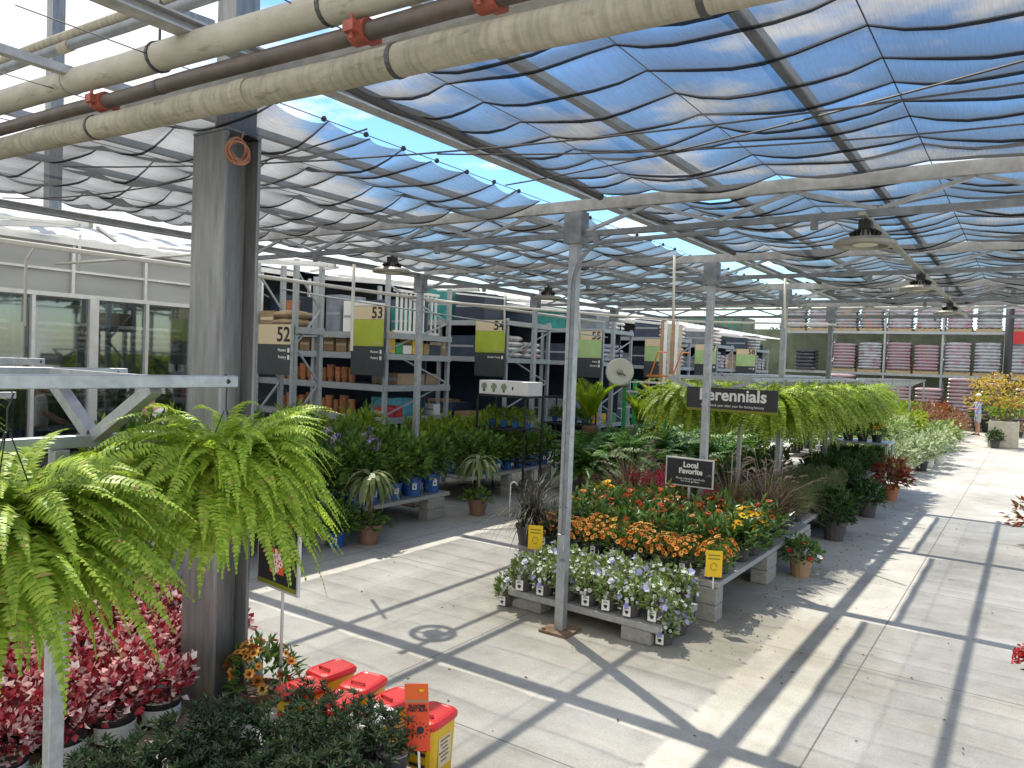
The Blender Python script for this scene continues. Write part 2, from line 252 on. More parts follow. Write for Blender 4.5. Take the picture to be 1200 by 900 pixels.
def ground_mat():
    m, nt, out = newmat('broom finished concrete')
    b = N(nt, 'ShaderNodeBsdfPrincipled', Roughness=0.78); b.inputs['Specular IOR Level'].default_value = 0.3
    g = N(nt, 'ShaderNodeNewGeometry'); P = g.outputs['Position']
    def noise(s, det=5.0, ro=0.6, st=(1, 1, 1)):
        mp = N(nt, 'ShaderNodeMapping'); mp.inputs['Scale'].default_value = st; nt.links.new(P, mp.inputs['Vector'])
        n = N(nt, 'ShaderNodeTexNoise', Scale=s, Detail=det, Roughness=ro); nt.links.new(mp.outputs[0], n.inputs['Vector']); return n.outputs['Fac']
    base = ramp(nt, [(0.28, (0.345, 0.34, 0.315)), (0.55, (0.43, 0.425, 0.40)), (0.78, (0.49, 0.485, 0.46))]); nt.links.new(noise(0.7, 8, 0.68), base.inputs['Fac'])
    def mult(col, fac_socket, lo, hi, a, c):
        rp = ramp(nt, [(a, lo), (c, hi)]); nt.links.new(fac_socket, rp.inputs['Fac'])
        mm = N(nt, 'ShaderNodeMix', data_type='RGBA', blend_type='MULTIPLY'); mm.inputs[0].default_value = 1.0
        nt.links.new(col, mm.inputs[6]); nt.links.new(rp.outputs[0], mm.inputs[7]); return mm.outputs[2]
    c = base.outputs[0]
    c = mult(c, noise(60, 3), (0.88, 0.88, 0.87), (1.06, 1.06, 1.05), 0.35, 0.65)
    c = mult(c, noise(2.2, 6, 0.7, (0.5, 2.2, 1)), (0.93, 0.92, 0.90), (1, 1, 1), 0.32, 0.52)
    c = mult(c, noise(9, 4, 0.7), (0.80, 0.78, 0.74), (1, 1, 1), 0.26, 0.34)
    c = mult(c, noise(0.45, 6, 0.75), (0.74, 0.725, 0.69), (1.03, 1.03, 1.02), 0.35, 0.56)
    c = mult(c, noise(5.0, 3, 0.5), (0.72, 0.69, 0.64), (1, 1, 1), 0.245, 0.275)
    # faint drag marks along the aisle and water stains
    c = mult(c, noise(1.6, 4, 0.7, (3.0, 0.25, 1)), (0.965, 0.96, 0.95), (1.01, 1.01, 1.01), 0.35, 0.55)
    vd = N(nt, 'ShaderNodeVectorMath', operation='DISTANCE'); vd.inputs[1].default_value = (-2.9, 7.3, 0); nt.links.new(P, vd.inputs[0])
    wn = N(nt, 'ShaderNodeMath', operation='MULTIPLY_ADD'); wn.inputs[1].default_value = 2.6; nt.links.new(noise(1.3, 5, 0.7), wn.inputs[0]); nt.links.new(vd.outputs['Value'], wn.inputs[2])
    ws = N(nt, 'ShaderNodeMapRange'); ws.inputs['From Min'].default_value = 2.0; ws.inputs['From Max'].default_value = 3.7; nt.links.new(wn.outputs[0], ws.inputs['Value'])
    c = mult(c, ws.outputs[0], (0.70, 0.66, 0.58), (1, 1, 1), 0.0, 1.0)
    sx = N(nt, 'ShaderNodeSeparateXYZ'); nt.links.new(P, sx.inputs[0])
    def joint(sock, off, per):
        a = N(nt, 'ShaderNodeMath', operation='SUBTRACT'); a.inputs[1].default_value = off; nt.links.new(sock, a.inputs[0])
        pp = N(nt, 'ShaderNodeMath', operation='PINGPONG'); pp.inputs[1].default_value = per / 2; nt.links.new(a.outputs[0], pp.inputs[0])
        l = N(nt, 'ShaderNodeMath', operation='LESS_THAN'); l.inputs[1].default_value = 0.0065; nt.links.new(pp.outputs[0], l.inputs[0]); return l.outputs[0]
    mxj = N(nt, 'ShaderNodeMath', operation='MAXIMUM'); nt.links.new(joint(sx.outputs['X'], -1.12, 3.0), mxj.inputs[0]); nt.links.new(joint(sx.outputs['Y'], 7.19, 3.015), mxj.inputs[1])
    mm = N(nt, 'ShaderNodeMix', data_type='RGBA'); nt.links.new(mxj.outputs[0], mm.inputs[0]); nt.links.new(c, mm.inputs[6]); mm.inputs[7].default_value = (0.16, 0.15, 0.135, 1)
    nt.links.new(mm.outputs[2], b.inputs['Base Color'])
    bp = N(nt, 'ShaderNodeBump', Strength=0.15, Distance=0.004); nt.links.new(noise(90, 3, 0.6), bp.inputs['Height']); nt.links.new(bp.outputs[0], b.inputs['Normal'])
    nt.links.new(b.outputs[0], out.inputs[0]); return m
M['ground'] = ground_mat()

# ---------------------------------------------------------------- mesh builder
class MB:
    def __init__(s): s.V = []; s.F = []; s.I = []; s.n = 0
    def add(s, V, F, mi=0):
        V = np.asarray(V, float).reshape(-1, 3); s.V.append(V); o = s.n
        for f in F: s.F.append(tuple(int(i) + o for i in f)); s.I.append(mi)
        s.n += len(V); return s
    def box(s, c, d, mi=0, rot=None):
        x, y, z = d[0] / 2, d[1] / 2, d[2] / 2
        V = np.array([(-x, -y, -z), (x, -y, -z), (x, y, -z), (-x, y, -z), (-x, -y, z), (x, -y, z), (x, y, z), (-x, y, z)])
        if rot is not None: V = V @ np.array(rot).T
        return s.add(V + np.array(c, float), [(3, 2, 1, 0), (4, 5, 6, 7), (0, 1, 5, 4), (1, 2, 6, 5), (2, 3, 7, 6), (3, 0, 4, 7)], mi)
    def bar(s, p, q, w, h=None, mi=0, up=(0, 0, 1)):
        h = h or w; p = np.array(p, float); q = np.array(q, float); d = q - p; L = np.linalg.norm(d); d /= L
        u = np.array(up, float)
        if abs(d @ u) > 0.98: u = np.array((0, 1, 0.))
        a = np.cross(d, u); a /= np.linalg.norm(a); b = np.cross(a, d)
        return s.box((p + q) / 2, (w, L, h), mi, np.stack([a, d, b], 1))
    def tube(s, pts, r, n=8, mi=0, cap=True):
        P = np.array(pts, float); k = len(P); rr = np.broadcast_to(np.array(r, float), (k,))
        T = np.gradient(P, axis=0); T /= np.linalg.norm(T, axis=1)[:, None] + 1e-12
        u = np.array((0, 0, 1.)) if abs(T[0][2]) < 0.9 else np.array((1., 0, 0))
        V = []
        for i in range(k):
            a = np.cross(T[i], u); a /= np.linalg.norm(a) + 1e-12; u = np.cross(a, T[i])
            for j in range(n):
                t = 2 * math.pi * j / n; V.append(P[i] + rr[i] * (math.cos(t) * a + math.sin(t) * u))
        F = [(i * n + j, i * n + (j + 1) % n, (i + 1) * n + (j + 1) % n, (i + 1) * n + j) for i in range(k - 1) for j in range(n)]
        if cap: F += [tuple(range(n - 1, -1, -1)), tuple((k - 1) * n + j for j in range(n))]
        return s.add(V, F, mi)
    def lathe(s, prof, n=14, c=(0, 0, 0), mi=0):
        V = []
        for r, z in prof:
            for j in range(n):
                t = 2 * math.pi * j / n; V.append((c[0] + r * math.cos(t), c[1] + r * math.sin(t), c[2] + z))
        k = len(prof)
        F = [(i * n + j, i * n + (j + 1) % n, (i + 1) * n + (j + 1) % n, (i + 1) * n + j) for i in range(k - 1) for j in range(n)]
        return s.add(V, F, mi)
    def disc(s, c, r, n=14, mi=0):
        return s.add([(c[0] + r * math.cos(2 * math.pi * j / n), c[1] + r * math.sin(2 * math.pi * j / n), c[2]) for j in range(n)], [tuple(range(n))], mi)
    def leaves(s, P, D, Nn, L, W, mi=0, fold=0.18, droop=0.15, fine=False):
        """one folded leaf at each P, axis D, facing Nn"""
        P = np.asarray(P, float); D = np.asarray(D, float); k = len(P)
        D = D / (np.linalg.norm(D, axis=1)[:, None] + 1e-9); S = np.cross(D, Nn); S /= np.linalg.norm(S, axis=1)[:, None] + 1e-9; U = np.cross(S, D)
        L = np.broadcast_to(np.asarray(L, float), (k,))[:, None]; W = np.broadcast_to(np.asarray(W, float), (k,))[:, None]
        if fine == 'oblong':
            spec = [(-.30, 0, 0), (.30, 0, 0), (.5, .5, fold), (-.5, .5, fold), (0, 1, -droop)]; faces = [(0, 1, 2, 3), (3, 2, 4)]
        elif fine:
            spec = [(0, 0, 0), (-.36, .28, fold), (-.5, .55, fold * .8), (0, 1, -droop), (.5, .55, fold * .8), (.36, .28, fold), (0, .5, .02)]
            faces = [(0, 6, 1), (1, 6, 2), (2, 6, 3), (6, 4, 3), (5, 4, 6), (0, 5, 6)]
        else:
            spec = [(0, 0, 0), (-.5, .45, fold), (0, 1, -droop), (.5, .45, fold)]; faces = [(0, 2, 1), (0, 3, 2)]
        V = np.stack([P + S * (W * a) + D * (L * b) + U * (W * c if c > 0 else L * c) for a, b, c in spec], 1).reshape(-1, 3)
        ns = len(spec); o = s.n; s.V.append(V); s.n += len(V)
        for i in range(k):
            b = o + i * ns
            for f in faces: s.F.append(tuple(b + j for j in f)); s.I.append(mi)
        return s
    def blades(s, base, dirs, L, w, seg=4, droop=1.0, mi=0):
        """arching grass blades"""
        for p, d, l in zip(base, dirs, L):
            p = np.array(p, float); d = np.array(d, float); d /= np.linalg.norm(d); side = np.cross(d, (0, 0, 1.)); side /= np.linalg.norm(side) + 1e-9
            pts = [p]; v = d.copy()
            for i in range(seg):
                pts.append(pts[-1] + v * l / seg); v = v + np.array((0, 0, -droop / seg)); v /= np.linalg.norm(v)
            V = []
            for i, q in enumerate(pts[:-1]):
                ww = w * (1 - 0.75 * (i / seg) ** 1.5) / 2; V += [q - side * ww, q + side * ww]
            V.append(pts[-1]); F = [(2 * i, 2 * i + 1, 2 * i + 3, 2 * i + 2) for i in range(seg - 1)] + [(2 * seg - 2, 2 * seg - 1, 2 * seg)]
            s.add(V, F, mi)
        return s
    def mesh(s, name, mats, smooth=False):
        me = bpy.data.meshes.new(name); V = np.concatenate(s.V) if s.V else np.zeros((0, 3))
        me.from_pydata(V.tolist(), [], s.F)
        for m in (mats if isinstance(mats, (list, tuple)) else [mats]): me.materials.append(M[m] if isinstance(m, str) else m)
        if any(s.I): me.polygons.foreach_set('material_index', s.I)
        if smooth: me.polygons.foreach_set('use_smooth', [True] * len(s.F))
        me.update(); return me
    def build(s, name, mats, parent=None, smooth=False, loc=None, bevel=0):
        o = bpy.data.objects.new(name, s.mesh(name, mats, smooth)); COL.objects.link(o)
        if parent: o.parent = parent
        if loc is not None: o.location = loc
        if bevel:
            b = o.modifiers.new('bevel', 'BEVEL'); b.width = bevel; b.segments = 2; b.limit_method = 'ANGLE'
        if smooth and any(len(f) > 3 for f in s.F[:1]):
            pass
        return o

def tag(o, label, cat, group=None, kind=None):
    o['label'] = label; o['category'] = cat
    if group: o['group'] = group
    if kind: o['kind'] = kind
    return o
def struct(o, kind='structure'): o['kind'] = kind; return o
def thing(name, label, cat, loc=(0, 0, 0), rz=0, group=None):
    o = bpy.data.objects.new(name, None); COL.objects.link(o); o.empty_display_size = 0.1
    o.location = loc; o.rotation_euler = (0, 0, rz); return tag(o, label, cat, group)
def solo(name, mb, mats, label, cat, loc=None, group=None, smooth=False, bevel=0):
    return tag(mb.build(name, mats, None, smooth, loc, bevel), label, cat, group)
def children(o): return [c for c in KIDS.get(o.name, [])] if o.name in KIDS else list(o.children)
KIDS = {}
def dup(o, parent=None):
    c = o.copy(); COL.objects.link(c)
    if parent: c.parent = parent; c.matrix_parent_inverse = o.matrix_parent_inverse.copy()
    for ch in KIDS.get(o.name, ()): dup(ch, c)
    return c
def text(body, size, mat, parent, loc, rot, align='LEFT', bold=0.0, name='lettering', ext=0.0015, spacing=1.0):
    cu = bpy.data.curves.new(name, 'FONT'); cu.body = body; cu.size = size; cu.align_x = align; cu.align_y = 'CENTER'; cu.extrude = ext; cu.offset = bold; cu.resolution_u = 3; cu.space_line = 0.85; cu.space_character = spacing
    cu.materials.append(M[mat]); o = bpy.data.objects.new(name, cu); COL.objects.link(o)
    bpy.context.view_layer.update(); me = bpy.data.meshes.new_from_object(o.evaluated_get(bpy.context.evaluated_depsgraph_get())); bpy.data.objects.remove(o)
    if not me.materials: me.materials.append(M[mat])
    o = bpy.data.objects.new(name, me); COL.objects.link(o)
    if parent: o.parent = parent
    o.location = loc; o.rotation_euler = rot; return o
ORD = ['first', 'second', 'third', 'fourth', 'fifth', 'sixth', 'seventh', 'eighth', 'ninth', 'tenth', 'eleventh', 'twelfth', 'thirteenth', 'fourteenth', 'fifteenth', 'sixteenth', 'seventeenth', 'eighteenth', 'nineteenth', 'twentieth']
class Kind:
    """a kind of thing in a few variants; place() moves an unused variant, else copies one with its parts"""
    def __init__(s, protos):
        s.p = protos; s.used = [False] * len(protos); s.i = 0
        for q in protos: s.reg(q)
    def reg(s, o):
        KIDS[o.name] = list(o.children)
        for c in o.children: s.reg(c)
    def place(s, loc, label, group=None, rz=None, sc=1.0, tilt=0.0):
        k = s.i % len(s.p); s.i += 1
        if not s.used[k]: o = s.p[k]; s.used[k] = True
        else: o = dup(s.p[k])
        o.location = loc; o.rotation_euler = (tilt * random.uniform(-1, 1), tilt * random.uniform(-1, 1), random.uniform(0, 6.28) if rz is None else rz); o.scale = (sc, sc, sc) if not isinstance(sc, tuple) else sc
        o['label'] = label
        if group: o['group'] = group
        return o
# ---------------------------------------------------------------- plant shapes
def unit(n):
    v = RNG.normal(size=(n, 3)); return v / np.linalg.norm(v, axis=1)[:, None]
def mound(mb, n, rx, rz, z0, L, W, mi=0, inner=0.55, up=0.5, lump=0.25, fine=False, low=-0.25, fold=0.18, droop=0.15):
    """leaves through a lumpy dome; most near its surface"""
    v = unit(n * 2); v = v[v[:, 2] > low][:n]; n = len(v)
    ph = RNG.uniform(0, 6.28, 6); az = np.arctan2(v[:, 1], v[:, 0])
    lum = 1 + lump * (np.sin(3 * az + ph[0]) * 0.5 + np.sin(5 * az + ph[1] + 3 * v[:, 2]) * 0.35 + np.sin(7 * v[:, 2] * 2 + ph[2] + 2 * az) * 0.35)
    r = RNG.uniform(inner, 1.0, n) ** 0.6 * lum
    P = v * r[:, None] * np.array([rx, rx, rz]); P[:, 2] += z0; 
    D = v * 1.0 + np.array([0, 0, up]) + RNG.normal(size=(n, 3)) * 0.45
    Nn = np.array([0, 0, 1.]) + RNG.normal(size=(n, 3)) * 0.35 + v * 0.5
    s = RNG.uniform(0.7, 1.25, n); mb.leaves(P, D, Nn, L * s, W * s, mi, fold, droop, fine); return mb
def blossoms(mb, n, rx, rz, z0, size, mi=0, ci=None, petals=6, minz=0.15, cup=0.25, eye=0.38, jit=0.1, spread=1.0):
    """open flowers sitting on the dome's surface, facing out and up"""
    v = unit(n * 4); v = v[v[:, 2] > minz][:n]
    for d in v:
        p = d * np.array([rx, rx, rz]) * (1 + random.uniform(-jit, jit)) * spread; p[2] += z0
        nn = d + np.array([0, 0, 0.5]) + RNG.normal(size=3) * 0.3; nn /= np.linalg.norm(nn)
        a = np.cross(nn, (0.3, 0.9, 0.2)); a /= np.linalg.norm(a); b = np.cross(nn, a); s = size * random.uniform(0.75, 1.2) / 2; t0 = random.uniform(0, 6)
        V = [p]; F = []
        for k in range(petals * 2):
            t = t0 + math.pi * k / petals; r = s if k % 2 == 0 else s * 0.74
            V.append(p + r * (math.cos(t) * a + math.sin(t) * b) + nn * cup * s)
        m = petals * 2; F = [(0, 1 + k, 1 + (k + 1) % m) for k in range(m)]; mb.add(V, F, mi)
        if ci is not None:
            e = s * eye; q = p + nn * (cup * s * 0.55 + 0.001)
            mb.add([q + e * (math.cos(k * 1.05) * a + math.sin(k * 1.05) * b) for k in range(6)], [(0, 1, 2, 3, 4, 5)], ci)
    return mb
def potmb(rt, rb, h, n=14):
    mb = MB(); w = 0.006
    mb.lathe([(0.001, 0.002), (rb, 0.0), (rt * 0.97, h * 0.84), (rt + 0.006, h * 0.84), (rt + 0.008, h), (rt - w, h), (rt - w * 1.5, h * 0.9)], n)
    mb.disc((0, 0, h * 0.905), rt - w, n, 1); return mb
def potted(name, label, cat, pot, foliage, n=2, extra=None, tagcard=None):
    """pot = (top radius, bottom radius, height, material); foliage(mb set) -> list of (part name, MB, materials)"""
    out = []; pme = potmb(*pot[:3]).mesh('pot', [pot[3], 'soil'])
    tme = None
    if tagcard:
        tb = MB(); w, hh = tagcard; yy = -pot[0] - 0.012
        tb.box((0, yy, pot[2] * 0.55), (w, 0.002, hh), 0); tb.add([(w * 0.24 * math.cos(a) * (1 + 0.3 * math.sin(3 * a)), yy - 0.0015, pot[2] * 0.55 - hh * 0.12 + w * 0.24 * math.sin(a)) for a in [k * 0.5236 for k in range(12)]], [tuple(range(12))], 1)
        for q in range(2): tb.box((-w * 0.06 * q, yy - 0.0015, pot[2] * 0.55 + hh * (0.24 + 0.12 * q)), (w * (0.6 - 0.15 * q), 0.001, hh * 0.05), 1); tb.box((0, yy + 0.004, pot[2] * 0.55 + hh * 0.5), (w * 0.25, 0.006, hh * 0.5), 0)
        tme = tb.mesh('tag', ['white', 'ink'])
    for i in range(n):
        t = thing(name, label, cat)
        o = bpy.data.objects.new('pot', pme); COL.objects.link(o); o.parent = t
        for pn, mb, mats in foliage(): mb.build(pn, mats, t)
        if tme: o = bpy.data.objects.new('tag', tme); COL.objects.link(o); o.parent = t
        out.append(t)
    return Kind(out)
def fern_mb(nf, L, npin, pw, pl, e0=(15, 75), center_r=0.05, z0=0.0, gravity=155, ex=0.8):
    mb = MB(); P = []; D = []; Nn = []; LL = []
    for i in range(nf):
        a = random.uniform(0, 6.283); e = R(random.uniform(*e0)); l = L * (random.uniform(0.72, 1.1) if random.random() < 0.62 else random.uniform(0.42, 0.78)); g = R(gravity * random.uniform(0.65, 1.1)) * (0.55 + 0.45 * math.sin(e))
        c = np.array((math.cos(a), math.sin(a), 0)); tw = random.uniform(-0.5, 0.5); p = np.array((c[0] * center_r * random.random(), c[1] * center_r * random.random(), z0))
        S = 14; pts = [p]; drs = []
        for k in range(S):
            el = e - g * ((k / S) ** ex); aa = a + tw * k / S; d = np.array((math.cos(aa) * math.cos(el), math.sin(aa) * math.cos(el), math.sin(el)))
            if el < R(-88): d = np.array((math.cos(aa) * 0.03, math.sin(aa) * 0.03, -1.0))
            drs.append(d); p = p + d * l / S; pts.append(p)
        pts = np.array(pts); drs = np.array(drs + [drs[-1]])
        side0 = np.array((-math.sin(a), math.cos(a), 0)) ; roll = random.uniform(-0.5, 0.5)
        ts = np.linspace(0.07, 1.0, npin); idx = np.clip(ts * S, 0, S - 1e-4); i0 = idx.astype(int); fr = (idx - i0)[:, None]
        q = pts[i0] * (1 - fr) + pts[i0 + 1] * fr; d = drs[i0]
        up = np.cross(side0, d); sd = side0 * math.cos(roll) + up * math.sin(roll); nn = np.cross(d, sd)
        prof = np.minimum(1, 0.45 + ts * 2.2) * np.clip((1.02 - ts) * 2.6, 0.12, 1)
        for sg in (-1, 1):
            P.append(q); D.append(sd * sg + d * 0.30 - nn * 0.0 + RNG.normal(size=(npin, 3)) * 0.08); Nn.append(np.where((nn[:, 2] > 0)[:, None], nn, nn)); LL.append(pl * prof * random.uniform(0.85, 1.1))
        # midrib
        rb = 0.0018; Vr = []; w = np.cross(drs, side0)
        for k in range(S + 1): Vr += [pts[k] - side0 * rb, pts[k] + side0 * rb]
        mb.add(Vr, [(2 * k, 2 * k + 1, 2 * k + 3, 2 * k + 2) for k in range(S)])
    mb.leaves(np.concatenate(P), np.concatenate(D), np.concatenate(Nn), np.concatenate(LL), pw, 0, 0.10, 0.14, 'oblong'); return mb
def sack_mb(l, w, h, n=6, mb=None, c=(0, 0, 0), rz=0):
    mb = mb or MB(); V = []; k = n; cs, sn = math.cos(rz), math.sin(rz)
    for sgn in (1, -1):
        for i in range(k + 1):
            for j in range(k + 1):
                u, v = i / k * 2 - 1, j / k * 2 - 1; u = math.copysign(1 - (1 - abs(u)) ** 2.6, u); v = math.copysign(1 - (1 - abs(v)) ** 2.6, v); t = max(0.0, (1 - abs(u) ** 7)) ** 0.4 * max(0.0, (1 - abs(v) ** 7)) ** 0.4
                x, y, z = u * l / 2, v * w / 2, h / 2 * (1 + sgn * t * (0.92 + 0.1 * math.sin(5 * u + 3 * v + l * 40)))
                V.append((c[0] + x * cs - y * sn, c[1] + x * sn + y * cs, c[2] + z))
    m = (k + 1) ** 2; F = []
    for s in (0, 1):
        for i in range(k):
            for j in range(k):
                q = (i * (k + 1) + j, (i + 1) * (k + 1) + j, (i + 1) * (k + 1) + j + 1, i * (k + 1) + j + 1); q = tuple(a + s * m for a in q); F.append(q if s == 0 else q[::-1])
    mb.add(V, F); return mb
# ================================================================ light, sky
SUN_EL, SUN_AZ = R(60.1), R(-57.5)
w = bpy.data.worlds.new('World'); SC.world = w; w.use_nodes = True; nt = w.node_tree; nt.nodes.clear()
wo = nt.nodes.new('ShaderNodeOutputWorld'); bg = N(nt, 'ShaderNodeBackground', Strength=0.105)
sky = nt.nodes.new('ShaderNodeTexSky'); sky.sky_type = 'NISHITA'; sky.sun_disc = False; sky.sun_elevation = SUN_EL; sky.sun_rotation = SUN_AZ; sky.air_density = 1.0; sky.dust_density = 0.6; sky.ozone_density = 2.5
tc = N(nt, 'ShaderNodeTexCoord'); sep = N(nt, 'ShaderNodeSeparateXYZ'); nt.links.new(tc.outputs['Generated'], sep.inputs[0])
zz = N(nt, 'ShaderNodeMath', operation='MAXIMUM'); zz.inputs[1].default_value = 0.08; nt.links.new(sep.outputs['Z'], zz.inputs[0])
dx = N(nt, 'ShaderNodeMath', operation='DIVIDE'); nt.links.new(sep.outputs['X'], dx.inputs[0]); nt.links.new(zz.outputs[0], dx.inputs[1])
dy = N(nt, 'ShaderNodeMath', operation='DIVIDE'); nt.links.new(sep.outputs['Y'], dy.inputs[0]); nt.links.new(zz.outputs[0], dy.inputs[1])
cb = N(nt, 'ShaderNodeCombineXYZ'); nt.links.new(dx.outputs[0], cb.inputs[0]); nt.links.new(dy.outputs[0], cb.inputs[1])
mp = N(nt, 'ShaderNodeMapping'); mp.inputs['Location'].default_value = (3.9, 2.6, 0); nt.links.new(cb.outputs[0], mp.inputs['Vector'])
cn = N(nt, 'ShaderNodeTexNoise', Scale=1.15, Detail=8.0, Roughness=0.58); nt.links.new(mp.outputs[0], cn.inputs['Vector'])
# a cloud bank to the west (world -X), an added unseen bank behind the camera, scattered cloud elsewhere
du = N(nt, 'ShaderNodeMath', operation='MULTIPLY_ADD'); du.inputs[1].default_value = 0.7; nt.links.new(dy.outputs[0], du.inputs[0]); nt.links.new(dx.outputs[0], du.inputs[2])
gx = N(nt, 'ShaderNodeMapRange'); gx.inputs['From Min'].default_value = -0.9; gx.inputs['From Max'].default_value = -1.9; gx.inputs['To Min'].default_value = 0.0; gx.inputs['To Max'].default_value = 0.34; nt.links.new(du.outputs[0], gx.inputs['Value'])
gy = N(nt, 'ShaderNodeMapRange'); gy.inputs['From Min'].default_value = 0.2; gy.inputs['From Max'].default_value = -0.6; gy.inputs['To Min'].default_value = 0.0; gy.inputs['To Max'].default_value = 0.30; nt.links.new(dy.outputs[0], gy.inputs['Value'])  # unseen cloud added behind the camera to grey the blue skylight
g2 = N(nt, 'ShaderNodeMath', operation='MAXIMUM'); nt.links.new(gx.outputs[0], g2.inputs[0]); nt.links.new(gy.outputs[0], g2.inputs[1])
ca = N(nt, 'ShaderNodeMath', operation='ADD'); nt.links.new(cn.outputs['Fac'], ca.inputs[0]); nt.links.new(g2.outputs[0], ca.inputs[1])
cr = ramp(nt, [(0.50, (0, 0, 0)), (0.64, (1, 1, 1))], 'EASE'); nt.links.new(ca.outputs[0], cr.inputs['Fac'])
mxs = N(nt, 'ShaderNodeMix', data_type='RGBA'); nt.links.new(cr.outputs[0], mxs.inputs[0])
skb = N(nt, 'ShaderNodeHueSaturation', Saturation=1.35, Value=1.65); nt.links.new(sky.outputs[0], skb.inputs['Color']); nt.links.new(skb.outputs[0], mxs.inputs[6]); mxs.inputs[7].default_value = (8.6, 8.7, 8.9, 1)
nt.links.new(mxs.outputs[2], bg.inputs['Color']); nt.links.new(bg.outputs[0], wo.inputs[0])
sl = bpy.data.lights.new('sun', 'SUN'); so = bpy.data.objects.new('sun', sl); COL.objects.link(so); sl.energy = 5.0; sl.angle = R(0.55); sl.color = (1.0, 0.93, 0.81)
so.rotation_euler = Vector((1.927, -1.228, -3.98)).to_track_quat('-Z', 'Y').to_euler()

# ================================================================ ground
struct(MB().add([(-160, -60, 0), (160, -60, 0), (160, 260, 0), (-160, 260, 0)], [(0, 1, 2, 3)]).build('ground', 'ground'))

lit = MB(); npt = 420
px_ = RNG.uniform(-7.6, 0.4, npt); py_ = RNG.uniform(4.0, 19.0, npt); near = RNG.random(npt) < 0.6
px_ = np.where(near, -2.45 + RNG.exponential(0.45, npt), px_); py_ = np.where(near, RNG.uniform(6.2, 17, npt), py_)
an = RNG.uniform(0, 6.28, npt); lit.leaves(np.stack([px_, py_, np.full(npt, 0.004)], 1), np.stack([np.cos(an), np.sin(an), RNG.uniform(0, 0.25, npt)], 1), np.tile([0, 0, 1.0], (npt, 1)), RNG.uniform(0.012, 0.045, npt), RNG.uniform(0.008, 0.02, npt), fold=0.3)
struct(lit.build('leaf_litter', leafmat('dry leaf', [(0, (0.10, 0.06, 0.03)), (0.6, (0.22, 0.14, 0.06)), (0.8, (0.10, 0.14, 0.04)), (1, (0.45, 0.30, 0.20))])), 'stuff')
# ================================================================ shade roof
TY = [2.57, 6.23, 9.89, 13.55, 17.21]; XL, XM, XR = -8.75, -3.60, 1.25
TN = ['above the photographer', 'nearest full one over the aisle', 'second one over the aisle', 'third one over the aisle', 'last one at the far roof edge']
for k, y in enumerate(TY):
    t = thing('roof_truss', 'galvanised lattice roof truss, ' + TN[k], 'truss', (0, y, 0), group='lattice trusses of the shade roof')
    MB().box(((XL + XR) / 2 + 0.05, 0, 4.03), (XR - XL - 0.1, 0.075, 0.10)).build('top_chord', 'roofsteel', t)
    if k == 0: continue
    MB().box(((XL + XR) / 2, 0, 3.765), (XR - XL, 0.05, 0.05)).build('bottom_chord', 'galv_dark', t)
    x = XL + 0.3; up = True; i = 0
    while x < XR - 0.5:
        MB().bar((x, 0, 3.79 if up else 3.98), (x + 0.62, 0, 3.98 if up else 3.79), 0.03).build('web_brace', 'galv', t)
        x += 0.62; up = not up
    for q in range(5): MB().box((XL + 1.4 + q * 1.9 + 0.2 * (k % 2), -0.05, 3.70), (0.05, 0.04, 0.08)).build('clip', 'galv_dark', t)
# beams along the rows of posts
for x, zo, lab in ((XL - 0.02, -0.215, 'heavy steel roof beam over the left row of posts'), (XM - 0.03, 0, 'heavy steel roof beam over the middle row of posts'), (XR, 0, 'heavy steel roof beam along the right of the aisle')):
    mb = MB(); mb.box((x, 9.6, 4.155 + zo), (0.115, 16.2, 0.012)).box((x, 9.6, 4.215 + zo), (0.115, 16.2, 0.012)).box((x, 9.6, 4.185 + zo), (0.012, 16.2, 0.05))
    solo('roof_beam', mb, 'roofsteel', lab, 'beam', group='roof beams')
PX = [XM - 0.03 + 1.22 * q for q in (-3, -2, -1, 1, 2, 3)]
for q, x in enumerate(PX):
    solo('roof_purlin', MB().box((x, 9.6, 4.19), (0.062, 16.0, 0.05)), 'roofsteel', 'thin steel purlin above the shade cloth, %s from the left' % ORD[q], 'purlin', group='purlins above the shade cloth')
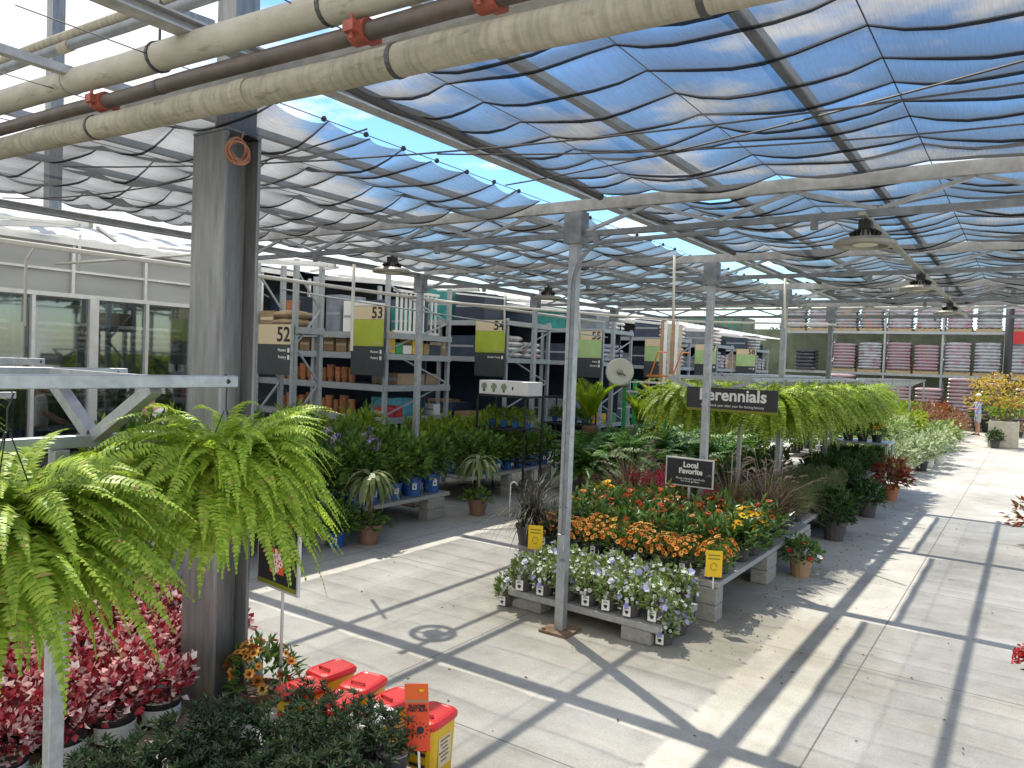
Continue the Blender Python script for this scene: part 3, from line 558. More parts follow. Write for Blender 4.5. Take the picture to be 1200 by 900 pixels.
# shade cloth: one panel per bay, hung in swags between support wires
def cloth(xa, xb, ya, yb, wires, seam, sag, billow, label, hooks):
    ny_s = max(2, round((yb - ya) / seam)); per = 7; px = 6
    ws = [xa] + [x for x in wires if xa + 0.25 < x < xb - 0.25] + [xb]
    xs = []; tx = []
    for a, b in zip(ws[:-1], ws[1:]):
        m = max(4, int((b - a) / 1.09 * 8))
        for j in range(m): xs.append(a + (b - a) * j / m); tx.append((j / m, b - a))
    xs.append(ws[-1]); tx.append((0, 1))
    ny = ny_s * per; ph = random.uniform(0, 6)
    srnd = [random.uniform(0.65, 1.35) for _ in range(ny_s + 1)]; yj = [random.uniform(-0.06, 0.06) for _ in range(ny_s + 1)]
    wob = {}
    def zfun(i, x, t, wd, j):
        s = j / per; si = min(int(s), ny_s - 1); f = s - si
        a = srnd[si] * (1 - f) + srnd[si + 1] * f
        edge = 4 * t * (1 - t); key = sum(1 for q in ws[1:-1] if x >= q - 1e-6)
        r0 = wob.setdefault((key, si), random.uniform(0.45, 1.5)); r1 = wob.setdefault((key, si + 1), random.uniform(0.45, 1.5)); a *= r0 * (1 - f) + r1 * f
        return 4.10 - sag * wd / 1.09 * edge * a - billow * (4 * f * (1 - f)) ** 0.8 * (0.75 + 0.25 * math.sin(x * 5 + si * 2.1 + ph)) + 0.008 * math.sin(x * 9 + s * 3)
    def yfun(x, t, wd, j):
        s = j / per; si = min(int(s), ny_s - 1); f = s - si
        d = yj[si] * (1 - f) + yj[si + 1] * f if 0 < s < ny_s else 0
        return ya + (yb - ya) * s / ny_s + d + 0.05 * math.sin(x * 1.3 + si) * (1 if 0 < s < ny_s else 0) * 4 * f * (1 - f)
    V = []; nx = len(xs)
    for j in range(ny + 1):
        for i, x in enumerate(xs): V.append((x, yfun(x, tx[i][0], tx[i][1], j), zfun(i, x, tx[i][0], tx[i][1], j)))
    F = [(j * nx + i, j * nx + i + 1, (j + 1) * nx + i + 1, (j + 1) * nx + i) for j in range(ny) for i in range(nx - 1)]
    t = thing('shade_cloth', label, 'shade cloth', group='woven shade cloths under the roof')
    MB().add(V, F).build('cloth', 'cloth', t, True)
    for s in range(ny_s + 1):
        mb = MB(); base = V[s * per * nx:(s * per + 1) * nx]
        # gathered fold: a hanging double lip, deepest mid-span and pinched at the wires
        A = []; 
        for i, p in enumerate(base):
            wv = 4 * tx[i][0] * (1 - tx[i][0]); dp = 0.007 + 0.010 * wv
            A += [(p[0], p[1] - 0.005, p[2] + 0.004), (p[0], p[1], p[2] - dp), (p[0], p[1] + 0.005, p[2] + 0.004)]
        FF = [(3 * i + a, 3 * i + a + 1, 3 * i + a + 4, 3 * i + a + 3) for i in range(nx - 1) for a in (0, 1)]
        mb.add(A, FF); mb.build('seam', 'hem', t)
    if hooks:
        hx = xb if hooks == 'right' else xa
        for s in range(1, ny_s):
            y = ya + (yb - ya) * s / ny_s; MB().lathe([(0.001, -0.02), (0.017, -0.012), (0.02, 0.004), (0.012, 0.018), (0.001, 0.022)], 8, (hx + 0.012, y, 4.105)).build('hook', 'black', t)
    if hooks != 'right':
        hr = MB(); hr.tube([(xa, ya + (yb - ya) * s / 14, 4.085 + 0.012 * math.sin(s * 1.7)) for s in range(15)], 0.035, 7); hr.build('hem_roll', 'wire', t)
BN = ['nearest', 'second', 'third', 'last']
for k in range(4):
    ya, yb = TY[k] + 0.10, TY[k + 1] - 0.10
    cloth((-3.30, -3.28, -3.02, -3.28)[k], XR - 0.12, ya, yb, [-2.80, -1.74, -0.68, 0.38], 0.34, 0.080, 0.030, 'grey shade cloth hung in swags right of the post row, %s bay' % BN[k], None)
    cloth(XL + 0.15, -3.95, ya, yb, [-7.9, -6.95, -6.0, -5.0], 0.40, 0.105, 0.045, 'grey shade cloth hung in swags left of the post row, %s bay' % BN[k], 'right')
for q, x in enumerate([-7.9, -6.95, -6.0, -5.0, -3.95, -2.80, -1.74, -0.68, 0.38]):
    solo('support_wire', MB().tube([(x, 1.6, 4.108), (x, 9.5, 4.108), (x, 17.3, 4.108)], 0.0035, 5), 'wire', 'thin steel wire carrying the shade cloth, %s from the left' % ORD[q], 'wire', group='wires carrying the shade cloth')
# loose cables sagging under the roof
for q, (p, s, lab) in enumerate([(((-6.5, 3.0, 3.98), (1.0, 4.6, 4.06)), 0.16, 'black cable sagging low under the nearest shade cloth'), (((-3.6, 4.2, 4.02), (1.1, 5.6, 4.12)), 0.10, 'grey cable strung under the shade cloth beside the middle beam'),
                                  (((-8.6, 3.4, 4.0), (-3.7, 3.6, 4.05)), 0.14, 'dark cable sagging beside the big steel column'), (((-3.7, 5.2, 4.02), (1.2, 3.7, 4.05)), 0.08, 'thin black cable crossing under the nearest shade cloth')]):
    a, b = map(Vector, p); solo('cable', MB().tube([a.lerp(b, t / 12) - Vector((0, 0, s * 4 * (t / 12) * (1 - t / 12))) for t in range(13)], 0.006, 6), 'wire', lab, 'cable')
# posts
def post(x, y, label, conduit=False, dark=False):
    t = thing('roof_post', label, 'post', (x, y, 0), group='roof posts')
    m = 'galv_dark' if dark else 'galv'
    mb = MB(); mb.box((0, 0, 1.85), (0.09, 0.09, 3.66)); mb.build('shaft', m, t, bevel=0.006)
    mb = MB(); mb.box((0, 0, 1.84), (0.15, 0.15, 0.04)).box((0, -0.03, 1.62), (0.012, 0.10, 0.02)); 
    MB().box((0, 0, 3.825), (0.185, 0.15, 0.30)).build('cap_plate', 'galv_dark', t, bevel=0.004)
    MB().box((0, 0, 0.0125), (0.30, 0.30, 0.025)).build('base_plate', 'rust', t)
    for sx in (-1, 1):
        for sy in (-1, 1): MB().lathe([(0.018, 0.025), (0.018, 0.045), (0.001, 0.046)], 6, (sx * 0.115, sy * 0.115, 0)).build('bolt', 'rust', t)
    if conduit:
        pts = [(0.030, -0.068, 0.95)] + [(0.030, -0.068, 3.25)] + [(0.030 + 0.32 * (1 - math.cos(a)), -0.068, 3.25 + 0.42 * math.sin(a)) for a in [i * math.pi / 16 for i in range(1, 9)]] + [(1.4, -0.068, 3.69)]
        MB().tube(pts, 0.021, 8).build('conduit', 'galv_dark', t)
        MB().box((0.010, -0.062, 0.86), (0.075, 0.035, 0.17)).build('junction_box', 'galv', t, bevel=0.006)
        for z in (0.7, 1.2, 1.9, 2.6): MB().box((0.030, -0.075, z), (0.06, 0.03, 0.012)).build('strap', 'galv_dark', t)
for k in range(4):
    post(XM, TY[k + 1], ('grey steel post in the low flower pallet with a conduit', 'second steel post, standing before the hanging perennials sign', 'third steel post, rising through the far fern rack', 'dark steel post at the far edge of the shade roof')[k], k == 0, k == 3)
    post(XR, TY[k + 1], 'steel roof post on the right of the aisle, %s from the near end' % ORD[k])
for k in (2, 3): post(XL, TY[k], ('pale steel post rising from the shrubs before rack 53', 'pale steel post beside the white carton before rack 54')[k - 2])
post(XL, TY[1], 'pale steel post hidden behind the big steel column')
post(XL, TY[4], 'steel post carrying the white hose reel')
# high bay lamps and their rails
def lamp(x, y, label):
    t = thing('high_bay_lamp', label, 'lamp', (x, y, 3.56), group='round high bay lamps')
    mb = MB(); mb.lathe([(0.165, 0.018), (0.19, 0.02), (0.225, -0.005), (0.225, -0.03), (0.165, -0.035), (0.160, -0.01), (0.165, 0.018)], 28); mb.lathe([(0.001, 0.085), (0.06, 0.085), (0.085, 0.03), (0.095, -0.02), (0.001, -0.022)], 20)
    for a in range(4): mb.bar((0.09 * math.cos(a * 1.571 + .4), 0.09 * math.sin(a * 1.571 + .4), 0.0), (0.166 * math.cos(a * 1.571 + .4), 0.166 * math.sin(a * 1.571 + .4), 0.0), 0.025, 0.02)
    mb.build('housing', 'lampgrey', t)
    MB().lathe([(0.001, -0.026), (0.085, -0.026), (0.09, -0.0225)], 20).build('lens', 'lens', t)
    mb = MB()
    for a in range(16): c, s = math.cos(a * math.pi / 8), math.sin(a * math.pi / 8); mb.bar((0.055 * c, 0.055 * s, 0.075), (0.105 * c, 0.105 * s, 0.045), 0.008, 0.05)
    mb.build('heat_sink', 'black', t)
    MB().box((0, 0, 0.12), (0.09, 0.09, 0.07)).tube([(0, 0, 0.15), (0, 0, 0.19)], 0.015, 6).build('driver_box', 'black', t)
for i, y in enumerate((6.28, 9.75, 13.45)): lamp(-1.10, y, 'round lamp under the truss over the aisle, %s' % ('nearest', 'second', 'farthest')[i])
for i, y in enumerate((6.5, 9.95)): lamp(-6.2, y, 'round lamp left of the post row, %s' % ('nearest', 'farther')[i])
solo('lamp_rail', MB().box((-1.10, 11.6, 3.745), (0.05, 11.0, 0.03)), 'conduit', 'olive grey lamp rail running over the aisle', 'rail')
solo('lamp_rail', MB().box((-6.2, 8.2, 3.745), (0.05, 4.4, 0.03)), 'conduit', 'grey lamp rail left of the post row', 'rail')
# white irrigation pipes
def pipe(pts, r, mat, label, name='water_pipe', cat='pipe', n=7): return solo(name, MB().tube(pts, r, n), mat, label, cat, smooth=True)
pipe([(-8.9, -2, 3.62), (-8.9, 9, 3.60), (-8.9, 17, 3.62)], 0.03, 'pvc', 'long white plastic water pipe along the left canopy edge')
pipe([(-13.2, 6.0, 3.86), (-9.2, 6.05, 3.84), (-9.0, 6.05, 3.66)], 0.022, 'pvc', 'white plastic cross pipe under the left canopy')
pipe([(-12.4, 6.0, 4.4), (-12.45, 6.0, 3.72)], 0.02, 'pvc', 'short white drop pipe with a black end before the storefront')
pipe([(-11.6, 5.0, 3.9), (-12.1, 5.1, 3.75), (-12.1, 5.1, 2.8)], 0.02, 'pvc', 'bent white drop pipe before the storefront')
pipe([at(415, 310, 3.66), at(415, 310, 3.66) - Vector((0, 0, 1.05))], 0.02, 'pvc', 'white drop pipe left of sign 53')
pipe([(-4.02, 9.6, 4.05), (-4.0, 9.6, 3.15)], 0.018, 'pvc', 'white drop pipe left of the second steel post')
pipe([(-3.1, 11.6, 4.0), (-3.08, 11.6, 3.2)], 0.018, 'pvc', 'white drop pipe beside the third steel post')
pipe([(-8.6, 12.2, 3.9), (-8.58, 12.2, 3.1)], 0.018, 'pvc', 'white drop pipe in front of sign 54')
pipe([(-7.6, 13.4, 3.7), (-7.55, 13.4, 3.05)], 0.018, 'pvc', 'white drop pipe beside sign 55')
pipe([(-8.6, 17.3, 3.95), (XR, 17.3, 3.95)], 0.03, 'pvc', 'white plastic pipe along the far roof edge')
pipe([(-8.7, 10.0, 3.55), (-5.4, 14.0, 3.45), (-3.5, 17.2, 3.6)], 0.022, 'pvc', 'white plastic pipe sagging across the left bay')
pipe([(-10.4, 8.3, 3.62), (-9.6, 8.6, 3.5), (-8.8, 12.5, 3.3), (-8.8, 17, 3.25)], 0.014, 'galv', 'thin grey hose looping above signs 52 and 53', 'hose', 'hose')

# ================================================================ pipes overhead beside the photographer
def big_pipe(name, y, za, xa, zb, xb, r, mat, label, x0=-12.0, x1=2.2, joints=()):
    sl_ = (zb - za) / (xb - xa); z = lambda x: za + sl_ * (x - xa)
    t = thing(name, label, 'pipe', (0, y, 0))
    MB().tube([(x0 + (x1 - x0) * i / 24, 0, z(x0 + (x1 - x0) * i / 24) + 0.004 * math.sin(i * 2.3)) for i in range(25)], [r * (1 + 0.02 * math.sin(i * 1.9)) for i in range(25)], 16).build('barrel', mat, t, True)
    for x, kind in joints:
        if kind == 'clamp':
            MB().tube([(x - 0.045, 0, z(x)), (x + 0.045, 0, z(x))], r * 1.32, 14).box((x, -r * 1.55, z(x)), (0.06, 0.05, 0.045)).box((x, r * 1.55, z(x)), (0.06, 0.05, 0.045)).tube([(x, -r * 1.6, z(x) - 0.05), (x, -r * 1.6, z(x) + 0.05)], 0.01, 6).build('coupling', 'redclamp', t)
        elif kind == 'strap': MB().tube([(x - 0.012, 0, z(x)), (x + 0.012, 0, z(x))], r * 1.06, 16).build('strap', 'wire', t)
        elif kind == 'seam': MB().tube([(x - 0.004, 0, z(x)), (x + 0.004, 0, z(x))], r * 1.03, 16).build('seam', 'conduit', t)
        elif kind == 'collar': MB().tube([(x - 0.06, 0, z(x)), (x + 0.06, 0, z(x))], r * 1.10, 16).build('collar', 'cream', t)
        elif kind == 'hanger': MB().tube([(x, 0, z(x) + r), (x, 0, z(x) + 0.9)], 0.008, 6).tube([(x - 0.01, 0, z(x)), (x + 0.01, 0, z(x))], r * 1.12, 14).build('hanger', 'wire', t)
    return t
big_pipe('insulated_pipe', 2.30, 3.868, -5.87, 3.725, -0.97, 0.067, 'creamwrap', 'lowest cream insulated pipe overhead, grey dirty cloth lagging', joints=[(-4.6, 'strap'), (-3.2, 'collar'), (-2.2, 'strap'), (-6.4, 'seam'), (-0.9, 'strap')])
big_pipe('sprinkler_pipe', 2.31, 4.005, -5.88, 3.912, -1.84, 0.040, 'brown', 'dark brown sprinkler pipe with red couplings overhead', joints=[(-4.55, 'clamp'), (-2.42, 'clamp'), (-1.75, 'clamp'), (-3.95, 'strap')])
big_pipe('insulated_pipe', 2.30, 4.18, -5.88, 4.063, -2.44, 0.074, 'creamsmooth', 'smooth cream insulated pipe above the brown sprinkler pipe', joints=[(-3.95, 'hanger'), (-2.62, 'strap'), (-4.9, 'seam')])
big_pipe('thin_pipe', 2.33, 4.48, -5.9, 4.43, -4.1, 0.034, 'cream', 'thin tan pipe high in the upper left corner', joints=[(-4.9, 'seam')])
big_pipe('thin_pipe', 2.31, 4.41, -5.89, 4.34, -3.62, 0.031, 'galv_dark', 'thin grey pipe just under the thin tan pipe', joints=[(-5.0, 'collar')])
# big column
t = thing('steel_column', 'big grey steel H column among the near plants', 'column', (-4.60, 3.18, 0))
mb = MB(); mb.box((0, -0.125, 2.0), (0.37, 0.026, 4.0)).box((0, 0.125, 2.0), (0.37, 0.026, 4.0)).box((0.05, 0.0, 2.0), (0.022, 0.224, 4.0)).box((-0.11, 0.0, 2.0), (0.022, 0.224, 4.0)); mb.build('shaft', 'column', t, bevel=0.006)
MB().box((0.06, 0.02, 5.41), (0.20, 0.19, 2.8)).build('upper_stub', 'column', t, bevel=0.006)
MB().box((0, 0, 4.01), (0.372, 0.278, 0.016)).build('cap_plate', 'galv_dark', t)
mb = MB(); rr = random.Random(3)
for q in range(7):
    a0 = rr.uniform(0, 6); r0 = rr.uniform(0.05, 0.09)
    mb.tube([(-4.395 + 0.015 * math.sin(a * 2 + q), 3.18 - 0.06 + r0 * math.sin(a + a0) * (1.0 + 0.2 * q / 7), 3.88 + (r0 * 1.05) * math.cos(a + a0) - 0.02 * q / 7) for a in [i * math.pi / 10 for i in range(21)]], 0.0055, 6, cap=False)
mb.tube([(-4.36, 3.12, 3.95), (-4.37, 3.14, 4.0)], 0.005, 5)
solo('extension_cord', mb, 'cord', 'coiled orange cord hung high on the big steel column', 'cord')

# ================================================================ left canopy and storefront
t = thing('canopy_roof', 'white translucent canopy roof along the left side', 'canopy', (0, 0, 0))
mb = MB(); V = []; ys = np.linspace(-4, 36, 161); xa, xb = -8.65, -13.6
for i, y in enumerate(ys):
    dz = 0.018 * (1 if i % 2 else -1); V += [(-8.85 if y < 18 else -9.6, y, 4.0 + dz + (0 if y < 18 else 0.06)), (xb, y, 4.39 + dz)]
mb.add(V, [(2 * i, 2 * i + 1, 2 * i + 3, 2 * i + 2) for i in range(160)]); mb.build('roof_sheet', 'roofsheet', t)
for i in range(12):
    y = -2.9 + 3.66 * i
    if y > 35: break
    x0 = -8.8 if y < 18 else -9.6
    MB().bar((x0 - 0.1, y, 3.93), (-13.45, y, 4.29), 0.05, 0.08).build('rafter', 'alu', t)
    MB().bar((x0 - 0.15, y + 0.1, 3.91), (-11.2, y + 1.5, 4.10), 0.035).build('brace', 'alu', t); MB().bar((x0 - 0.15, y - 0.1, 3.91), (-11.2, y - 1.5, 4.10), 0.035).build('brace', 'alu', t)
MB().box((-13.42, 3, 4.28), (0.10, 16, 0.10)).build('eave_beam', 'alu', t)
# storefront wall: translucent upper panels over glass
t = thing('storefront', 'glazed storefront with translucent grey panels above at left', 'storefront', (-13.5, 0, 0))
mb = MB()
V = []; n = 80
for i in range(n + 1):
    y = -5 + 15.2 * i / n
    for j in range(6): V.append((0.012 * math.sin(i * 0.9 + j * 2.0) * (0 if j in (0, 5) else 1), y, 3.42 + 0.84 * j / 5))
mb.add(V, [(i * 6 + j, i * 6 + j + 1, (i + 1) * 6 + j + 1, (i + 1) * 6 + j) for i in range(n) for j in range(5)]); mb.build('upper_panel', 'wallsheet', t, True)
MB().box((0.05, 2.6, 3.385), (0.10, 15.2, 0.07)).build('head_rail', 'alu', t); MB().box((0.03, 2.6, 3.80), (0.05, 15.2, 0.04)).build('panel_rail', 'alu', t); MB().box((0.05, 2.6, 0.06), (0.10, 15.2, 0.12)).build('sill_rail', 'alu', t)
for i in range(12): MB().box((0.04, -2.0 + 1.27 * i - 0.5 + 0.01, 3.83), (0.06, 0.05, 0.82)).build('panel_post', 'alu', t)
ym = [-3.2, -2.3, -1.25, -0.3, 0.7, 1.6, 2.65, 3.55, 4.6, 5.78, 6.75, 7.70, 8.66, 9.6]
for i, y in enumerate(ym):
    MB().box((0.05, y, 1.75), (0.09, 0.055 if i % 2 else 0.15, 3.2)).build('mullion', 'alu', t)
    if i: MB().box((0.02, (ym[i - 1] + y) / 2, 1.75), (0.012, y - ym[i - 1] - 0.11, 3.2)).build('pane', 'glass', t)
# inside the store
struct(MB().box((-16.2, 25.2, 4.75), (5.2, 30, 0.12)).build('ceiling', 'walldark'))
solo('added_skylight', MB().box((-16.2, 1.2, 4.60), (5.1, 17.6, 0.02)), 'roofsheet', 'translucent roof added over the store to light its shelves behind the glass', 'roof')  # made-up translucent roof, lets daylight onto the shelves behind the panes
for i, y in enumerate((1.2, 3.4, 5.4, 7.2, 8.7)):  # sack shelves added behind the panes in place of reflections
    t = thing('reflection_shelf', 'added sack shelf standing in for reflections behind the storefront glass, %s from the near end' % ORD[i], 'shelf', (-15.2, y, 0), group='shelves behind the storefront glass')
    for z in (0.5, 1.5, 2.45): MB().box((0, 0, z), (0.6, 1.5, 0.06)).build('shelf', 'rack', t)
    for a in (-0.72, 0.72): MB().box((0, a, 1.7), (0.5, 0.06, 3.4)).build('upright', 'rack', t)
    for z in (0.53, 1.53, 2.48):
        mb = MB()
        for c in range(2):
            for k in range(4): sack_mb(0.5, 0.62, 0.14, 4, mb, (0, -0.34 + 0.68 * c, z + 0.12 * k))
        mb.build('sack_load', ('bag4', 'bag2', 'bag4', 'bag1')[(i + int(z)) % 4], t, True)
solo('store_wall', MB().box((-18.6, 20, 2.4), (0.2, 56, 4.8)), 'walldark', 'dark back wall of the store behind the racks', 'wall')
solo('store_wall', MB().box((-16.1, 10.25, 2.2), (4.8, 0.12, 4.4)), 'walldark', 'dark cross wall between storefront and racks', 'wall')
for y, z0, z1, x in ((6.12, 4.6, 10.0, -13.6), (0.5, 4.6, 10.0, -13.6)):
    solo('tall_post', MB().box((x, y, (z0 + z1) / 2), (0.20, 0.20, z1 - z0)), 'column', 'tall grey post above the storefront, %s' % ('seen in the upper left corner' if y > 3 else 'nearer the photographer'), 'post')
t = thing('gable_frame', 'grey greenhouse gable frame high above the storefront', 'frame', (-13.6, 0, 0))
for a, b in (((0, -4, 9.0), (0, 9, 10.0)), ((0, -4, 8.0), (0, 9, 8.9))): MB().bar(a, b, 0.16, 0.22).build('rafter', 'column', t)
for i in range(6): MB().bar((0, -3 + 2.2 * i, 8.2 + 0.15 * i), (0, -2.1 + 2.2 * i, 9.1 + 0.17 * i), 0.06).build('web_brace', 'galv', t)
# ================================================================ aisle racks with signs 52 to 58
XE = -10.0
def rack(y, num, depth, levels, label, nb=2, bay=2.0):
    """pallet rack running back (-X) from its end frame at XE"""
    t = thing('pallet_rack', label, 'rack', (XE, y, 0), group='store racks at the aisle ends')
    top = levels[-1] + 0.05 if num > 53 else levels[-1] + 1.1
    for b in range(nb + 1):
        for yy in (0.04, depth - 0.04): MB().box((-0.04 - b * bay, yy, top / 2), (0.075, 0.075, top)).build('upright', 'rack', t)
        z = 0.2; f = True; mb = MB()
        while z < top - 0.5:
            mb.bar((-0.04 - b * bay, 0.04 if f else depth - 0.04, z), (-0.04 - b * bay, depth - 0.04 if f else 0.04, z + 0.62), 0.03); z += 0.62; f = not f
        if b == 0 or b == nb:
            mb.build('brace', 'rack', t)
    if depth > 1: MB().box((-nb * bay / 2 - 0.04, depth / 2 + 0.3, 1.9), (nb * bay - 0.1, 0.03, 3.7)).build('shade_panel', 'navy', t)  # dark sheet added so the rack interior looks shaded
    for z in levels:
        for yy in (0.0, depth): MB().box((-nb * bay / 2 - 0.04, yy, z - 0.06), (nb * bay, 0.05, 0.12)).build('shelf_beam', 'rack', t)
        MB().box((0.002, depth / 2, z - 0.06), (0.05, depth, 0.11)).build('end_beam', 'rack', t)
        MB().box((-nb * bay / 2 - 0.04, depth / 2, z - 0.012), (nb * bay - 0.05, depth - 0.06, 0.02)).build('shelf', 'rack', t)
    return t
NW = {52: 'fifty two', 53: 'fifty three', 54: 'fifty four', 55: 'fifty five', 56: 'fifty six', 57: 'fifty seven', 58: 'fifty eight'}
RY = {53: 10.40, 54: 14.34, 55: 19.07, 56: 23.80, 57: 28.42, 58: 33.40}
LV = {53: [1.40, 2.02, 2.62, 3.02], 54: [0.9, 2.64, 3.50], 55: [0.9, 2.64, 3.58], 56: [0.9, 2.60, 3.56], 57: [0.9, 2.6, 3.50], 58: [0.9, 2.6, 3.50]}
for n, y in RY.items(): rack(y, n, 1.9, LV[n], 'grey steel pallet rack ending at sign %s' % NW[n])
# sign 52's own low end rack
rack(8.25, 52, 0.62, [1.2, 3.0], 'narrow rack end with sacks on top behind sign 52', nb=1, bay=1.0)
def aisle_sign(y, num, band, words, label):
    t = thing('aisle_sign', label, 'sign', (XE - 0.43, y, 0), group='numbered aisle signs')
    zt = 3.51 if band else 3.03; MB().box((0, 0.004, (zt + 2.19) / 2), (0.86, 0.012, zt - 2.19)).build('backing', 'signdark', t)
    for k in range(5): MB().box((0, -0.004, 2.25 + 0.098 * k), (0.84, 0.006, 0.09)).build('slat', 'signdark', t)
    if band:
        MB().box((0, -0.005, 3.375), (0.85, 0.008, 0.25)).build('number_panel', 'tan', t); MB().box((0, -0.005, 2.995), (0.85, 0.008, 0.50)).build('picture_panel', band, t)
        text('Garden', 0.085, 'tan', t, (0.40, -0.012, 2.80), (R(90), 0, 0), 'RIGHT')
        zn = 3.365
    else:
        MB().box((0, -0.005, 2.86), (0.85, 0.008, 0.33)).build('number_panel', 'tan', t); zn = 2.85
    text(str(num), 0.30 if band else 0.34, 'ink', t, (0.40, -0.012, zn), (R(90), 0, 0), 'RIGHT', 0.006)
    for k, wd in enumerate(words):
        z = (2.64 if band else 2.60) - 0.115 * k
        text(wd, 0.065, 'white', t, (0.31, -0.012, z), (R(90), 0, 0), 'RIGHT', 0.001)
        MB().box((0.365, -0.010, z), (0.05, 0.004, 0.075)).build('icon', 'white', t)
    return t
t = aisle_sign(8.2, 52, None, ['Planters', 'Pottery'], 'tan and charcoal aisle sign reading 52')
for dx_ in (-0.44, 0.44): MB().box((dx_, 0.0, 1.55), (0.035, 0.035, 3.0)).build('sign_pole', 'galv', t)
aisle_sign(10.33, 53, 'lime', ['Planters', 'Pottery'], 'tan and lime aisle sign reading 53')
aisle_sign(14.27, 54, 'lime', ['Garden Tools'], 'tan and lime aisle sign reading 54')
aisle_sign(19.0, 55, 'mint', ['Hoses', 'Sprayers'], 'tan and pale green aisle sign reading 55')
aisle_sign(23.73, 56, 'mint', ['Fertilizer'], 'tan and pale green aisle sign reading 56')
aisle_sign(28.35, 57, 'mint', ['Soils'], 'tan and pale green aisle sign reading 57')
aisle_sign(33.33, 58, 'mint', ['Mulch'], 'tan and pale green aisle sign reading 58')
def loc_word(z, lv): return ['lowest', 'second', 'third', 'top'][min(3, sum(1 for q in lv if q <= z + 0.02) - 1)]
# terracotta pot stacks on rack 53
ps = MB()
for k in range(5): ps.lathe([(0.055, 0.055 * k), (0.08, 0.055 * k + 0.10), (0.092, 0.055 * k + 0.10), (0.092, 0.055 * k + 0.135), (0.078, 0.055 * k + 0.135), (0.05, 0.055 * k + 0.03)], 12)
pv = [ps.build('pot_stack', 'potterra')]
for o in pv: tag(o, '', 'pot')
PS = Kind(pv)
for li, (z, nm) in enumerate(((1.40, 'lowest'), (2.02, 'middle'))):
    for i in range(11):
        x = XE - 1.05 - i * 0.205
        PS.place((x, 10.40 + 0.16 + random.uniform(0, 0.03), z + 0.001), 'stack of terracotta pots on the %s pot shelf of rack 53, %s from sign 53' % (nm, ORD[i]), 'terracotta pot stacks on rack 53', sc=random.uniform(0.72, 1.05))
for i in range(9):
    x = XE - 1.1 - i * 0.27
    PS.place((x, 10.58, 0.95), 'terracotta pots low on the floor stack before rack 53, %s from sign 53' % ORD[i], 'terracotta pot stacks on rack 53', sc=random.uniform(1.1, 1.5))
solo('pot_stand', MB().box((XE - 2.2, 10.6, 0.465), (2.9, 0.5, 0.93)), 'potbrown', 'brown stand below the terracotta pots of rack 53', 'stand')
# cartons
def carton(x, y, z, sx, sy, sz, mat, label, group=None, rz=0):
    mb = MB(); mb.box((0, 0, sz / 2), (sx, sy, sz)); t = thing('carton', label, 'box', (x, y, z), rz, group)
    mb.build('body', mat, t, bevel=0.008); mb = MB(); mb.box((0, -sy / 2 - 0.001, sz / 2), (sx * 0.9, 0.003, 0.05)).box((0, 0, sz + 0.001), (sx, 0.06, 0.003)); mb.build('tape', 'tan' if mat == 'card' else 'rack', t); return t
for i, (x, sx, sz, m) in enumerate(((-11.2, 0.5, 0.62, 'white'), (-11.75, 0.42, 0.75, 'cage'), (-12.4, 0.7, 0.72, 'navy'), (-13.1, 0.5, 0.66, 'potterra'), (-13.6, 0.35, 0.8, 'navy'))):
    carton(x, 11.0, 3.021, sx, 0.7, sz, m, ['white appliance carton on top of rack 53', 'grey carton beside the white one on rack 53', 'dark blue carton on top of rack 53', 'rust coloured carton on top of rack 53', 'narrow dark carton at the far end of rack 53'][i])
for i in range(6):
    carton(-11.05 - i * 0.36, 10.85, 2.625, 0.30, 0.55, 0.24 + 0.05 * (i % 3), 'card', 'brown carton under the top shelf of rack 53, %s from sign 53' % ORD[i], 'brown cartons on rack 53')
carton(-10.75, 11.8, 3.021, 0.5, 0.5, 0.55, 'teal', 'teal wrapped pack on top of rack 53 at its end')
# white balusters standing on end shelf of rack 53
t = thing('baluster_panel', 'white balustrade panel standing on the end of rack 53', 'railing', (XE - 0.12, 10.6, 3.02))
MB().box((0, 0.75, 0.03), (0.06, 1.3, 0.05)).build('bottom_rail', 'white', t); MB().box((0, 0.75, 0.82), (0.06, 1.3, 0.05)).build('top_rail', 'white', t)
for i in range(10): MB().box((0, 0.18 + i * 0.127, 0.42), (0.035, 0.035, 0.75)).build('baluster', 'white', t)
carton(-10.6, 11.3, 1.401, 0.5, 0.8, 0.35, 'skyblue', 'light blue printed pack on the end of rack 53')
carton(-10.45, 11.45, 2.021, 0.7, 1.2, 0.22, 'kraft', 'flat brown carton on the end of rack 53')
